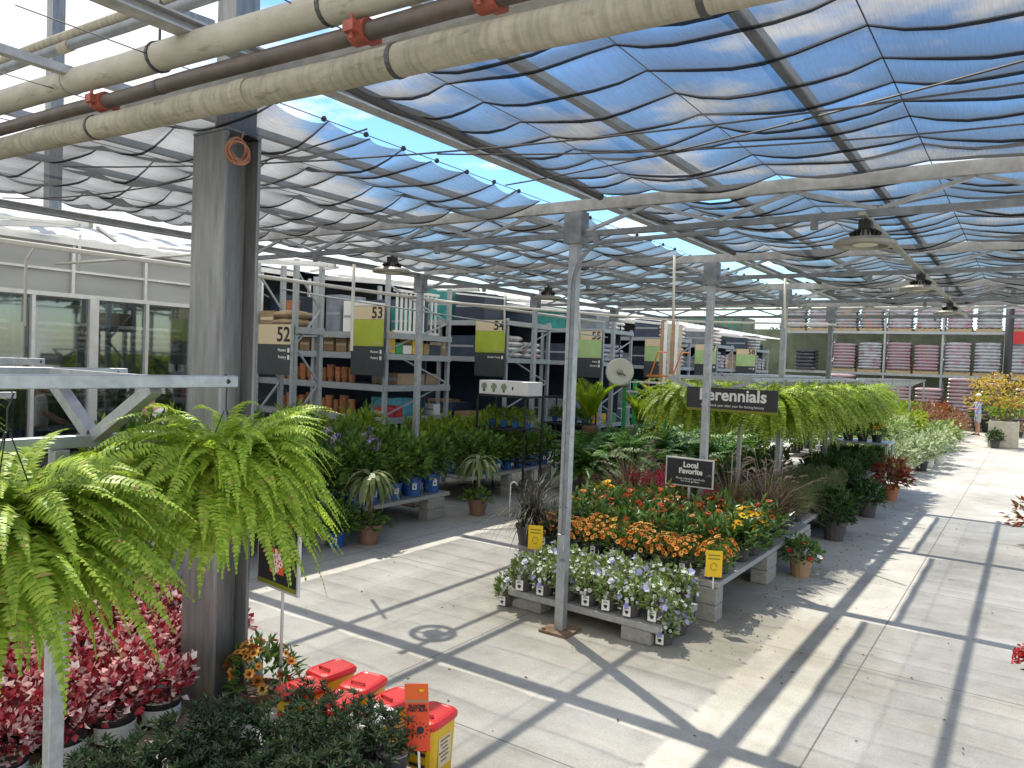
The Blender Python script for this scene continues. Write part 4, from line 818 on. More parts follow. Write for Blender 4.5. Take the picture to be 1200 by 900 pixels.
# sacks: one lumpy pillow
def sacks(x, y, z, n, mat, label, l=0.62, w=0.42, h=0.12, rz=0, cols=1, group=None):
    t = thing('sack_stack', label, 'sacks', (x, y, z), rz, group)
    for i in range(n):
        for c in range(cols): sack_mb(l, w, h * 1.12, 6, None, (random.uniform(-.02, .02), (c - (cols - 1) / 2) * w * 1.02, i * h), random.uniform(-0.05, 0.05)).build('sack', mat, t, True)
    return t
sacks(-10.42, 8.56, 3.001, 2, 'kraft', 'brown sacks lying on top of the rack behind sign 52', 0.42, 0.5, 0.13, 0, 1); 
carton(-10.8, 8.56, 3.001, 0.36, 0.5, 0.26, 'card', 'plain carton beside the brown sacks behind sign 52')
for n, lev, m, k, yy in ((54, 1, 'bag4', 4, 0.5), (54, 1, 'bag4', 3, 1.3), (55, 2, 'bag4', 4, 1.25), (55, 1, 'bag2', 4, 0.55), (55, 1, 'bag2', 4, 1.2), (56, 2, 'bag4', 4, 0.45), (56, 2, 'bag4', 4, 1.3), (56, 1, 'bag4', 5, 1.25), (57, 2, 'bag4', 5, 0.45), (57, 1, 'bag1', 5, 0.45), (57, 1, 'bag4', 4, 1.3), (58, 2, 'bag2', 5, 0.6), (58, 1, 'bag1', 5, 0.5), (58, 1, 'bag4', 4, 1.35)):
    sacks(XE - 0.42, RY[n] + yy, LV[n][lev] + 0.001, k, m, 'printed sacks at the end of rack %s, %s shelf, %s side' % (NW[n], 'top' if lev == len(LV[n]) - 1 else 'middle', 'near' if yy < 1 else 'far'), 0.66, 0.62, 0.13, R(90))
for n, x, lev, m, sx, sz, d in ((54, -11.2, 2, 'navy', 0.9, 0.7, 'tall dark blue carton'), (54, -12.3, 2, 'teal', 0.9, 0.8, 'teal wrapped load'), (55, -10.75, 2, 'cage', 0.9, 0.55, 'dark grey wrapped load'), (55, -11.8, 2, 'teal', 1.0, 0.8, 'teal wrapped load'), (56, -10.9, 2, 'navy', 0.9, 0.62, 'dark blue wrapped load'), (57, -10.9, 2, 'cage', 0.9, 0.5, 'grey wrapped load'), (58, -11.0, 2, 'navy', 1.0, 0.5, 'dark blue wrapped load'), (54, -11.4, 1, 'navy', 0.8, 0.5, 'dark blue carton'), (54, -11.3, 0, 'card', 0.5, 0.4, 'small brown carton'), (54, -12.0, 0, 'navy', 0.7, 0.6, 'dark carton'), (55, -11.5, 1, 'navy', 0.9, 0.5, 'dark carton'), (55, -11.4, 0, 'cage', 0.9, 0.6, 'grey carton')):
    carton(x, RY[n] + 0.55, LV[n][lev] + 0.001, sx, 0.9, sz, m, '%s on the %s shelf of rack %s' % (d, ['low', 'middle', 'top'][lev], NW[n]))
for n in (54, 55, 56, 57, 58):
    for lev in (0, 1):
        for c in range(4):
            carton(-11.15 - 0.62 * c - (1.0 if (n, lev) in ((54, 0), (54, 1), (55, 0), (55, 1)) else 0), RY[n] + 0.42, LV[n][lev] + 0.002, 0.54, 0.62, random.uniform(0.45, 1.0) if lev == 0 else random.uniform(0.4, 0.75), ('navy', 'cage', 'card', 'navy')[(c + n) % 4], '%s carton on the %s shelf of rack %s, %s from its sign' % (('dark', 'grey', 'brown', 'dark')[(c + n) % 4], ('low', 'middle')[lev], NW[n], ORD[c]), 'cartons filling the aisle racks')
GM = ['white', 'card', 'navy', 'redsign', 'greenplastic', 'cage', 'skyblue', 'kraft', 'potwhite', 'teal', 'yellowtub']
GN = ['white', 'brown', 'dark blue', 'red', 'green', 'grey', 'light blue', 'kraft', 'cream', 'teal', 'yellow']
for n in (53, 54, 55, 56, 57, 58):
    for lev, z in enumerate(LV[n][:2] if n > 53 else (1.4, 2.62)):
        yy = 0.12; k = 0
        while yy < 1.62:
            w_ = random.uniform(0.16, 0.34); q = random.randrange(len(GM)); hgt = random.uniform(0.16, 0.42) * (1.5 if n > 53 and lev == 1 else 1)
            if n == 53 and z < 2 and 0.45 < yy < 1.35: yy += w_; continue
            carton(-10.22 if not (n > 53 and lev == 1) else -10.98, RY[n] + yy + w_ / 2, z + 0.002, 0.34, w_, hgt, GM[q], '%s small pack on rack %s end, %s shelf, %s from its sign' % (GN[q], NW[n], ('low', 'middle')[lev], ORD[k]), 'small packs on the rack ends'); k += 1
            yy += w_ + 0.02
# timber and white sheets leaning past rack 56, orange trolleys
t = thing('sheet_bundle', 'bundle of pale fence boards standing before sign 56', 'boards', (-9.3, 22.2, 0))
for i in range(6): MB().bar((0.12 * i - 0.3, 0, 0.0), (0.12 * i - 0.34, 0.12, 4.1 - 0.1 * (i % 3)), 0.10, 0.02).build('board', ('pottan', 'white', 'planter')[i % 3], t)
t = thing('plant_trolley', 'orange tubular trolley standing between racks 55 and 56', 'trolley', (-8.9, 20.6, 0))
for dx_ in (-0.35, 0.35): MB().tube([(dx_, 0, 0.15), (dx_, 0, 2.2), (dx_ + 0.25, 0, 3.0), (dx_ + 0.3, 0.5, 3.0)], 0.022, 7).build('frame', 'orangemetal', t)
for z in (0.3, 2.3): MB().box((0, 0.3, z), (0.85, 0.7, 0.05)).build('deck', 'orangemetal', t)
for a in (-0.35, 0.35):
    for b in (0.02, 0.55): MB().lathe([(0.001, -0.02), (0.07, -0.02), (0.07, 0.02), (0.001, 0.02)], 12, (a, b, 0.075)).build('wheel', 'black', t)
t = thing('plant_cart', 'white wire plant cart with green corner posts', 'cart', (-8.1, 17.9, 0))
for a in (-0.6, 0.6):
    for b in (0, 0.6): MB().box((a, b, 1.15), (0.10, 0.05, 2.1)).build('corner_post', 'greenplastic', t); MB().lathe([(0.001, 0.0), (0.06, 0.0), (0.06, 0.10), (0.001, 0.10)], 10, (a, b, 0)).build('caster', 'black', t)
for z in (0.5, 1.0, 1.5, 1.9, 2.15):
    mb = MB(); mb.box((0, 0, z), (1.2, 0.03, 0.04)).box((0, 0.6, z), (1.2, 0.03, 0.04))
    for q in range(7): mb.box((-0.55 + q * 0.183, 0.3, z), (0.015, 0.6, 0.012))
    mb.build('wire_shelf', 'pvc', t)
# hose reel on the last left post
t = thing('hose_reel', 'big cream hose reel on the left post before rack 55', 'hose reel', (-8.45, 17.05, 2.4), R(28))
mb = MB(); rot = np.array([[1, 0, 0], [0, 0, -1], [0, 1, 0]])
def ylathe(prof, c, n=28):
    m = MB(); m.lathe(prof, n); m.V = [v @ rot.T + np.array(c) for v in m.V]; return m
ylathe([(0.001, 0.0), (0.30, 0.0), (0.345, 0.03), (0.345, 0.05), (0.30, 0.045), (0.001, 0.03)], (0, 0, 0)).build('front_flange', 'reel', t, True)
ylathe([(0.001, 0.0), (0.345, 0.0), (0.345, 0.03), (0.001, 0.03)], (0, 0.28, 0)).build('back_flange', 'reel', t, True)
ylathe([(0.001, 0.0), (0.22, 0.0), (0.22, 0.25), (0.001, 0.25)], (0, 0.26, 0)).build('hose_coil', 'reel', t, True)
ylathe([(0.001, 0.0), (0.07, 0.0), (0.07, 0.03), (0.001, 0.03)], (0, -0.05, 0)).build('hub', 'conduit', t, True)
MB().tube([(0, -0.06, 0), (0.14, -0.08, -0.08), (0.14, -0.16, -0.08)], 0.014, 7).build('crank', 'rust', t); MB().box((0, 0.15, -0.36), (0.40, 0.30, 0.05)).build('bracket', 'rust', t)
# black display racks with the white carton on top
def wire_rack(x, y, z, label, deco):
    t = thing('display_rack', label, 'rack', (x, y, 0))
    for a in (-0.55, 0.55):
        for b in (-0.3, 0.3): MB().box((a, b, z / 2), (0.03, 0.03, z)).build('leg', 'black', t)
    for zz in (z, z - 0.62, z - 1.2):
        mb = MB(); mb.box((0, -0.3, zz), (1.13, 0.03, 0.04)).box((0, 0.3, zz), (1.13, 0.03, 0.04))
        for q in range(9): mb.box((-0.53 + q * 0.132, 0, zz), (0.012, 0.6, 0.012))
        for q in range(2): mb.box((-0.55 + q * 1.1, 0, zz), (0.03, 0.6, 0.04))
        mb.build('wire_shelf', 'black', t)
    return t
WR = at(598, 462, 1.93); wire_rack(WR.x, WR.y, 1.90, 'black wire display rack carrying a white carton', 0)
t = thing('carton', 'long white carton printed with three green plants', 'box', (WR.x, WR.y, 1.922))
MB().box((0, 0, 0.13), (1.12, 0.5, 0.26)).build('body', 'white', t, bevel=0.008)
for i in range(3):
    mb = MB(); x = -0.44 + 0.23 * i
    for a in range(9): mb.add([(x, -0.253, 0.14)] + [(x + 0.07 * math.cos(0.7 * a + d), -0.253, 0.15 + 0.065 * math.sin(0.7 * a + d)) for d in (-0.22, 0.22)], [(0, 1, 2)])
    mb.box((x, -0.253, 0.07), (0.05, 0.002, 0.05)); mb.build('plant_print', 'shrub', t)
MB().box((0.22, -0.253, 0.13), (0.03, 0.002, 0.06)).build('small_print', 'ink', t)
P2 = at(668, 466, 1.75); wire_rack(P2.x, P2.y, 1.75, 'second black wire display rack, behind the middle post', 0)
# ================================================================ back of the yard: pallet racking with sacks
BYY = 46.0
def bag_pallet_mb(mat, layers, w=1.08, d=1.05):
    t = thing('sack_pallet', '', 'pallet')
    mb = MB()
    for q in range(5): mb.box((-w / 2 + 0.06 + q * (w - 0.12) / 4, 0, 0.13), (0.11, d, 0.02))
    for q in range(3): mb.box((0, -d / 2 + 0.06 + q * (d - 0.12) / 2, 0.06), (w, 0.09, 0.12))
    mb.build('pallet', 'wood', t); mb = MB()
    for k in range(layers):
        dx_ = random.uniform(-.02, .02)
        for c in range(2): sack_mb(w * 0.98, d * 0.5, 0.175, 5, mb, (dx_, (c - 0.5) * d * 0.49, 0.14 + k * 0.135))
    mb.build('sack_load', mat, t, True)
    return t
BP = {m: Kind([bag_pallet_mb(m, ly) for ly in ls]) for m, ls in (('bag1', (9, 10)), ('bag2', (9, 10)), ('bag3', (8, 9)), ('bag5', (8,)))}
t = thing('yard_rack', 'long pale steel pallet racking across the back of the yard', 'rack', (0, BYY, 0))
bays = [-12.35 + 2.78 * i for i in range(8)]
for x in bays:
    for dy_ in (0, 1.1): MB().box((x, dy_, 3.9), (0.10, 0.09, 7.8)).build('upright', 'rackback', t)
    mb = MB(); 
    for q in range(8): mb.bar((x, 0, 0.3 + q * 0.9), (x, 1.1, 0.9 + q * 0.9), 0.04)
    mb.build('brace', 'rackback', t)
for z in (2.72, 5.0, 7.1):
    for dy_ in (-0.05, 1.12): MB().box((-2.62, dy_, z - 0.07), (19.5, 0.05, 0.14)).build('beam', 'rackback', t)
    for x in np.arange(-12.2, 7, 1.39): MB().box((x + 0.3, 0.53, z - 0.03), (0.06, 1.1, 0.04)).build('cross_bar', 'rackback', t)
names = {'bag1': 'grey sacks printed in red', 'bag2': 'silver sacks', 'bag3': 'maroon sacks', 'bag5': 'grey sacks printed in orange'}
seq_top = ['bag5', 'bag1', 'bag5', 'bag5', 'bag1', 'bag1', 'bag1', 'bag2', 'bag1', 'bag1', 'bag3', 'bag1']; seq_low = [None, None, 'bag3', 'bag2', 'bag3', 'bag3', 'bag1', 'bag2', 'bag2', 'bag3', 'bag1', 'bag2']
i = 0
for b in range(6):
    for s in (0, 1):
        x = bays[b] + 0.72 + s * 1.32
        BP[seq_top[i]].place((x, BYY + 0.5, 5.001), 'pallet of %s, upper yard rack beam, %s from the left' % (names[seq_top[i]], ORD[i]), 'sack pallets on the yard racking', rz=random.uniform(-.04, .04), sc=(1.08, 1, 1.22))
        if seq_low[i]: BP[seq_low[i]].place((x, BYY + 0.5, 2.721), 'pallet of %s, lower yard rack beam, %s from the left' % (names[seq_low[i]], ORD[i]), 'sack pallets on the yard racking', rz=random.uniform(-.04, .04), sc=(1.12, 1, random.uniform(1.18, 1.34)))
        if i > 0:
            mb = MB(); mb.box((0, 0, 0.35), (1.06, 1.0, 0.7)); o = solo('wrapped_load', mb, 'film', 'white wrapped load on the top beam of the yard racking, %s from the left' % ORD[i], 'pallet', (x, BYY + 0.5, 7.101), 'wrapped loads on the top beam', bevel=0.12)
        i += 1
# the dark sacks seen beside the gap, and floor piles of maroon sacks
sacks(-10.95, BYY + 0.4, 2.721, 6, 'bagdark', 'dark blue sacks on the lower beam left of the maroon pallet', 1.1, 0.6, 0.2, 0, 2)
for i in range(9):
    xx = -10.0 + i * 1.42
    sacks(xx, 44.3, 0.16, 10 + (i * 3) % 4, 'bag3', 'floor pile of maroon sacks before the yard racking, %s from the left' % ORD[i], 1.2, 0.62, 0.185, random.uniform(-.05, .05), 2, 'maroon sack piles on the ground')
    mb = MB(); mb.box((xx, 44.3, 0.08), (1.25, 1.25, 0.155)); solo('pallet', mb, 'wood', 'wooden pallet under the floor pile of maroon sacks, %s from the left' % ORD[i], 'pallet', group='pallets under the maroon sacks')
t = thing('red_banner', 'red banner sign reading Mulch on the yard racking', 'sign', (0.75, BYY - 0.2, 0)); MB().box((0, 0, 4.72), (3.9, 0.03, 0.62)).build('banner', 'redsign', t); text('Mulch', 0.42, 'white', t, (-0.45, -0.02, 4.70), (R(90), 0, 0), 'LEFT', 0.01)
t = thing('price_board', 'small white price board at the foot of the yard racking', 'sign', (-2.9, BYY - 1.0, 0)); MB().box((0, 0, 2.2), (0.75, 0.03, 0.55)).build('board', 'white', t); MB().box((0.15, -0.02, 2.1), (0.2, 0.01, 0.15)).build('print', 'navy', t); MB().box((0, 0.03, 1.0), (0.06, 0.04, 2.0)).build('pole', 'galv', t)
solo('light_pole', MB().tube([(-1.02, 43.3, 0), (-1.02, 43.3, 7.5)], 0.17, 12), 'black', 'thick black pole rising behind the golden tree', 'pole', smooth=True)
solo('screen_fence', MB().box((-4, BYY + 2.4, 2.6), (26, 0.08, 5.2)), 'wallgreen', 'dark green screen fence behind the yard racking', 'fence')
t = thing('block_wall', 'pale block wall left of the yard racking', 'wall', (-13.8, BYY + 1.8, 0)); MB().box((0, 0, 1.15), (6.4, 0.2, 2.3)).build('panel', 'wallpale', t)
for q in range(6): MB().box((-2.6 + q, -0.12, 1.15), (0.05, 0.04, 2.3)).build('post', 'rack', t)
t = thing('container', 'dark green shed with ribbed side beyond sign 58', 'shed', (-15.2, 41.5, 0)); MB().box((0, 0, 2.7), (4.6, 2.2, 5.4)).build('body', 'ferngreenwall' if 'ferngreenwall' in M else 'wallgreen', t)
for q in range(14): MB().box((-2.1 + q * 0.33, -1.12, 2.7), (0.08, 0.04, 5.3)).build('rib', 'teal', t)
# trees behind
def tree_proto():
    t = thing('broad_tree', '', 'tree'); mb = MB(); mb.tube([(0, 0, 0), (0.1, 0.05, 2.0), (0.05, 0.2, 4.5)], [0.24, 0.18, 0.1], 9)
    for a in range(6): mb.tube([(0.05, 0.1, 2.5 + 0.3 * a), (0.9 * math.cos(a * 2.1), 0.9 * math.sin(a * 2.1), 3.8 + 0.4 * a), (1.7 * math.cos(a * 2.1), 1.7 * math.sin(a * 2.1), 4.6 + 0.45 * a)], [0.08, 0.05, 0.02], 6)
    mb.build('trunk', 'bark', t); mb = MB()
    for c in range(16):
        v = unit(1)[0]; m2 = MB(); mound(m2, 150, 1.1, 0.9, 0, 0.26, 0.17, 0, 0.3, 0.2, 0.3, low=-1)
        off = np.array((v[0] * 1.9, v[1] * 1.9, 5.4 + v[2] * 1.9)); V = np.concatenate(m2.V) + off; mb.add(V, m2.F)
    mb.build('crown', 'treedark', t); return t
TR = Kind([tree_proto(), tree_proto()])
for i in range(9): TR.place((-17 + i * 3.6 + random.uniform(-.6, .6), 51.5 + random.uniform(-.8, 1.2), 0), 'green tree beyond the screen fence, %s from the left' % ORD[i], 'trees beyond the fence', sc=random.uniform(0.7, 0.95))
# ================================================================ benches of slabs on concrete blocks
def bench(x0, x1, y0, y1, z, th, label, blocks, mat='bench', rz=0):
    t = thing('slab_bench', label, 'bench', ((x0 + x1) / 2, (y0 + y1) / 2, 0), rz, 'plant benches on concrete blocks'); w, l = x1 - x0, y1 - y0
    n = max(1, round(w / 0.45)) if l > w else 1; m = max(1, round(l / 0.45)) if l <= w else 1
    for i in range(n):
        for j in range(m): MB().box((-w / 2 + (i + 0.5) * w / n, -l / 2 + (j + 0.5) * l / m, z - th / 2), (w / n - 0.008, l / m - 0.008, th)).build('slab', mat, t, bevel=0.008)
    for bx, by, sx, sy in blocks:
        mb = MB(); h = z - th - 0.002; k = max(1, round(h / 0.2))
        for q in range(k): mb.box((bx * w / 2, by * l / 2, h * (q + 0.5) / k), (sx, sy, h / k - 0.004))
        mb.build('block', 'block', t, bevel=0.01)
    return t
bench(-4.36, -2.66, 6.42, 7.34, 0.205, 0.065, 'low slab bench of blue and white flowers around the first steel post', [(-0.80, -0.62, 0.40, 0.20), (0.72, -0.74, 0.30, 0.2), (0.82, 0.55, 0.22, 0.42), (-0.8, 0.6, 0.3, 0.3)], rz=R(-2))
for i, (x1, y0, y1) in enumerate(((-2.50, 7.46, 11.30), (-2.62, 11.36, 15.55), (-2.78, 15.61, 20.0))):
    bench(-4.95, x1, y0, y1, 0.405, 0.06, 'long slab bench under the perennials, %s section' % ('near', 'middle', 'far')[i], [(0.90, -0.955, 0.22, 0.20), (0.92, 0.0, 0.2, 0.4), (0.92, 0.93, 0.2, 0.3), (-0.9, -0.94, 0.22, 0.2), (-0.9, 0.0, 0.2, 0.4), (-0.9, 0.93, 0.2, 0.3)])
bench(-9.7, -7.72, 4.7, 9.62, 0.405, 0.06, 'slab bench of shrubs in blue pots, left nearer one', [(0.9, 0.86, 0.2, 0.4), (0.9, 0.0, 0.2, 0.4), (0.9, -0.9, 0.2, 0.4), (-0.9, 0.8, 0.2, 0.4), (-0.9, -0.8, 0.2, 0.4)])
bench(-9.9, -8.02, 10.5, 13.35, 0.50, 0.06, 'slab bench of shrubs in blue pots, left farther one', [(0.9, 0.86, 0.2, 0.2), (0.9, 0.45, 0.2, 0.1), (0.9, -0.1, 0.2, 0.1), (-0.9, 0.8, 0.2, 0.4), (-0.9, -0.8, 0.2, 0.4)])
bench(-4.16, -2.66, 1.2, 3.28, 0.195, 0.05, 'low bench of dark green plants at the bottom of the view', [(0.8, 0.8, 0.2, 0.3), (-0.8, 0.8, 0.2, 0.3), (0.8, -0.8, 0.2, 0.3)])
bench(-6.4, -4.18, 1.0, 2.90, 0.205, 0.06, 'low wooden bench of crimson leaved pots', [(0.8, 0.8, 0.2, 0.3), (-0.8, 0.8, 0.2, 0.3)], 'wood')
bench(-6.4, -4.88, 2.92, 3.85, 0.205, 0.06, 'low bench of crimson leaved pots behind the big column', [(0.8, 0.7, 0.2, 0.3), (-0.8, 0.7, 0.2, 0.3)])
for i in range(3): bench(-6.2, -2.95, 21.2 + 7.2 * i, 27.8 + 7.2 * i, 0.42, 0.06, 'far bench of pale and lime plants along the aisle, %s section' % ('near', 'middle', 'far')[i], [(0.93, -0.9, 0.2, 0.4), (0.93, 0, 0.2, 0.4), (0.93, 0.9, 0.2, 0.4)])

# ================================================================ plant kinds
def P1(fol, mats='plant', part='foliage'): return [(part, fol, mats)]
def k_pet():
    a = mound(MB(), 270, 0.138, 0.185, 0.16, 0.056, 0.030, up=0.7, low=-0.3); b = blossoms(MB(), random.randint(6, 13), 0.150, 0.195, 0.16, 0.072, petals=5, minz=-0.15, cup=0.4, jit=0.12)
    blossoms(b, random.randint(24, 36), 0.148, 0.195, 0.16, 0.048, mi=1, petals=5, minz=-0.1, jit=0.15); return [('foliage', a, 'petleaf'), ('blossom', b, ['f_violet', 'f_white'])]
K_pet = potted('petunia_pot', '', 'flower pot', (0.114, 0.088, 0.135, 'potgrey'), k_pet, 4, tagcard=(0.08, 0.105))
def k_or():
    a = mound(MB(), 260, 0.15, 0.17, 0.15, 0.06, 0.022, up=0.7); b = blossoms(MB(), random.randint(44, 60), 0.17, 0.165, 0.19, 0.056, 0, 1, petals=6, minz=-0.05, jit=0.10); return [('foliage', a, 'plant'), ('blossom', b, ['f_orange', 'f_center'])]
K_or = potted('orange_flower_pot', '', 'flower pot', (0.10, 0.08, 0.13, 'potblack'), k_or, 4, tagcard=(0.06, 0.09))
def k_gr(fm, nf, size, h=0.24, top=0.3):
    def f():
        a = MB(); mound(a, 240, 0.21, h, 0.17, 0.115, 0.034, up=0.55, fine=True, fold=0.12, droop=0.22, inner=0.35)
        out = [('foliage', a, 'plant')]
        if nf: out.append(('blossom', blossoms(MB(), nf, 0.17, h * 1.0, 0.22, size, 0, 1, petals=9, minz=top, cup=0.12, eye=0.34, jit=0.08), [fm, 'f_center']))
        return out
    return f
K_gr = potted('coneflower_pot', '', 'flower pot', (0.12, 0.095, 0.15, 'potblack'), k_gr('f_orangered', 5, 0.06), 2, tagcard=(0.05, 0.08))
K_orr = potted('coneflower_pot', '', 'flower pot', (0.12, 0.095, 0.15, 'potblack'), k_gr('f_orangered', 17, 0.085, 0.26, 0.25), 3)
K_yel = potted('rudbeckia_pot', '', 'flower pot', (0.12, 0.095, 0.15, 'potblack'), k_gr('f_yellow', 18, 0.11, 0.25, 0.3), 2)
def k_cel():
    a = mound(MB(), 170, 0.19, 0.2, 0.17, 0.10, 0.035, up=0.7); b = MB()
    for q in range(26):
        x, y = random.uniform(-.17, .17), random.uniform(-.17, .17); h = 0.38 + random.uniform(-.05, .10)
        v = unit(26); mb_p = v * np.array([0.022, 0.022, 0.065]) + np.array([x, y, h + 0.04]); b.leaves(mb_p, v + np.array([0, 0, 0.8]), v, 0.035, 0.016)
    return [('foliage', a, 'plant'), ('blossom', b, 'f_red')]
K_cel = potted('celosia_pot', '', 'flower pot', (0.11, 0.09, 0.15, 'potblack'), k_cel, 2)
def k_grass(mat, n, L, w, drp, plumes, z0=0.14, spread=0.55):
    def f():
        a = MB(); base = RNG.normal(size=(n, 3)) * 0.035; base[:, 2] = z0; d = RNG.normal(size=(n, 3)) * spread; d[:, 2] = 1.0
        a.blades(base, d, L * RNG.uniform(0.6, 1.1, n), w, 5, drp); out = [('blades', a, mat)]
        if plumes:
            b = MB()
            for q in range(plumes):
                an = random.uniform(0, 6.28); rr = random.uniform(0.12, 0.40); p = np.array((rr * math.cos(an), rr * math.sin(an), z0 + L * random.uniform(0.75, 1.1) - rr * 0.3)); dd = np.array((math.cos(an) * 0.6, math.sin(an) * 0.6, 0.55 - rr))
                dd /= np.linalg.norm(dd); ts = np.linspace(0, 1, 34); c = p + np.outer(ts, dd) * 0.13; c[:, 2] -= ts ** 2 * 0.03
                v = unit(34); b.leaves(c, v + dd * 0.8, v[:, ::-1], 0.020 * (1.1 - ts), 0.005)
                b.tube([(0, 0, z0), tuple((np.array((0, 0, z0)) + p) / 2 + np.array((0, 0, 0.08))), tuple(p)], 0.0015, 4, cap=False)
            out.append(('plumes', b, 'plume'))
        return out
    return f
K_grass = potted('fountain_grass', '', 'grass', (0.13, 0.10, 0.18, 'potblack'), k_grass('grass', 300, 0.62, 0.009, 1.5, 16), 3)
K_grdk = potted('dark_grass', '', 'grass', (0.12, 0.095, 0.16, 'potblack'), k_grass('grassdark', 420, 0.55, 0.007, 2.2, 0), 2)
def k_need(mat, n, rx, rz, L, W, up=1.6): return lambda: [('foliage', mound(MB(), n, rx, rz, 0.14, L, W, up=up, inner=0.2, lump=0.12, low=-0.1), mat)]
K_lav = potted('lavender_pot', '', 'herb pot', (0.085, 0.07, 0.13, 'potblack'), k_need('grey', 420, 0.15, 0.22, 0.085, 0.010), 3, tagcard=(0.035, 0.08))
K_herb = potted('herb_pot', '', 'herb pot', (0.11, 0.09, 0.14, 'potblack'), k_need('herb', 330, 0.19, 0.22, 0.08, 0.03, 0.8), 3)
def k_shrub(mat, n=430, rx=0.27, rz=0.30, L=0.095, W=0.055, heads=None, z0=0.36):
    def f():
        a = mound(MB(), n, rx, rz, z0, L, W, up=0.35, lump=0.3, low=-0.55, inner=0.3); s = MB()
        for q in range(5): an = q * 1.3; s.tube([(0, 0, 0.2), (0.06 * math.cos(an), 0.06 * math.sin(an), 0.35), (0.15 * math.cos(an), 0.15 * math.sin(an), 0.5)], [0.008, 0.006, 0.003], 5)
        out = [('foliage', a, mat), ('stem', s, 'stem')]
        if heads:
            b = MB()
            for q in range(heads):
                v = unit(1)[0]; v[2] = abs(v[2]) + 0.3; c = v / np.linalg.norm(v) * np.array([rx, rx, rz]) * 1.02 + np.array([0, 0, z0]); u = unit(110); b.leaves(c + u * 0.075, u[:, ::-1], u, 0.026, 0.024, fold=0.05, droop=0.0)
            out.append(('flower_head', b, 'f_lilac'))
        return out
    return f
PB = (0.135, 0.105, 0.22, 'potblue')
K_sh = potted('potted_shrub', '', 'shrub', PB, k_shrub('shrub'), 4, tagcard=(0.06, 0.07))
K_shy = potted('potted_shrub', '', 'shrub', PB, k_shrub('shrubyel', 360, 0.26, 0.32, 0.10, 0.05), 2)
K_hyd = potted('potted_hydrangea', '', 'shrub', PB, k_shrub('shrub', heads=2), 2)
def k_std():
    a = MB(); n = 95
    az = RNG.uniform(0, 6.28, n); base = np.stack([0.03 * np.cos(az), 0.03 * np.sin(az), RNG.uniform(0.80, 0.93, n)], 1); d = np.stack([np.cos(az), np.sin(az), RNG.uniform(0.25, 1.0, n)], 1)
    a.blades(base, d, RNG.uniform(0.38, 0.62, n), 0.070, 6, 3.3); tr = MB()
    for q in range(3): tr.tube([(0.022 * math.cos(q * 2.1 + s * 1.2), 0.022 * math.sin(q * 2.1 + s * 1.2), 0.18 + s * 0.070) for s in range(11)], 0.016, 7)
    lo = mound(MB(), 120, 0.22, 0.13, 0.27, 0.10, 0.06, up=0.3, low=-0.3)
    return [('crown', a, 'pine'), ('trunk', tr, 'bark'), ('underplanting', lo, 'shrub')]
K_std = potted('standard_tree', '', 'potted tree', (0.165, 0.12, 0.27, 'potbrown'), k_std, 2)
def k_heu():
    a = MB(); mound(a, 430, 0.175, 0.17, 0.20, 0.046, 0.040, up=0.5, fold=0.14, droop=0.12, inner=0.45, low=-0.12); return [('foliage', a, 'heuch')]
K_heu = potted('heuchera_pot', '', 'foliage pot', (0.105, 0.085, 0.15, 'potblack'), k_heu, 4)
lb = MB(); V = []
for j in range(14):
    tt = math.pi * 2 * j / 13 * 0.5 - math.pi / 2 + 2.1 - math.pi / 2
    V += [(0.1035 * math.cos(tt), 0.1035 * math.sin(tt), 0.03), (0.1105 * math.cos(tt), 0.1105 * math.sin(tt), 0.115)]
lb.add(V, [(2 * j, 2 * j + 2, 2 * j + 3, 2 * j + 1) for j in range(13)])
for j in (3, 5, 6, 8, 10): lb.add([tuple(np.array(V[2 * j + a]) * np.array((1.01, 1.01, 1)) * 1.0 + np.array((0, 0, dz))) for a, dz in ((0, 0.03), (2, 0.03))] + [tuple(np.array(V[2 * j + a]) * np.array((1.035, 1.035, 1)) + np.array((0, 0, dz))) for a, dz in ((2, 0.055), (0, 0.055))], [(0, 1, 2, 3)], 1)
lme = lb.mesh('label', ['white', 'potbrown'])
for q in K_heu.p: o = bpy.data.objects.new('label', lme); COL.objects.link(o); o.parent = q; K_heu.reg(q)
def k_dg():
    a = MB(); c = unit(64); c = c[c[:, 2] > -0.3][:44]
    for v in c:
        p = v * np.array([0.165, 0.165, 0.17]) * random.uniform(0.7, 1.08) + np.array([0, 0, 0.19]); m = 9; az = np.arange(m) * 2.4; ax = v * 0.6 + np.array([0, 0, 0.9]); ax /= np.linalg.norm(ax)
        e1 = np.cross(ax, (0.2, 1, 0.1)); e1 /= np.linalg.norm(e1); e2 = np.cross(ax, e1); el = np.linspace(0.15, 1.2, m)
        D = np.cos(az)[:, None] * e1 * np.cos(el)[:, None] + np.sin(az)[:, None] * e2 * np.cos(el)[:, None] + ax * np.sin(el)[:, None]; a.leaves(np.repeat(p[None], m, 0), D, np.repeat(ax[None], m, 0), 0.062 * RNG.uniform(0.7, 1.2, m), 0.016, fold=0.25, droop=0.1)
    return [('foliage', a, 'dark')]
K_dg = potted('evergreen_pot', '', 'evergreen pot', (0.095, 0.075, 0.13, 'potblack'), k_dg, 4, tagcard=(0.04, 0.05))
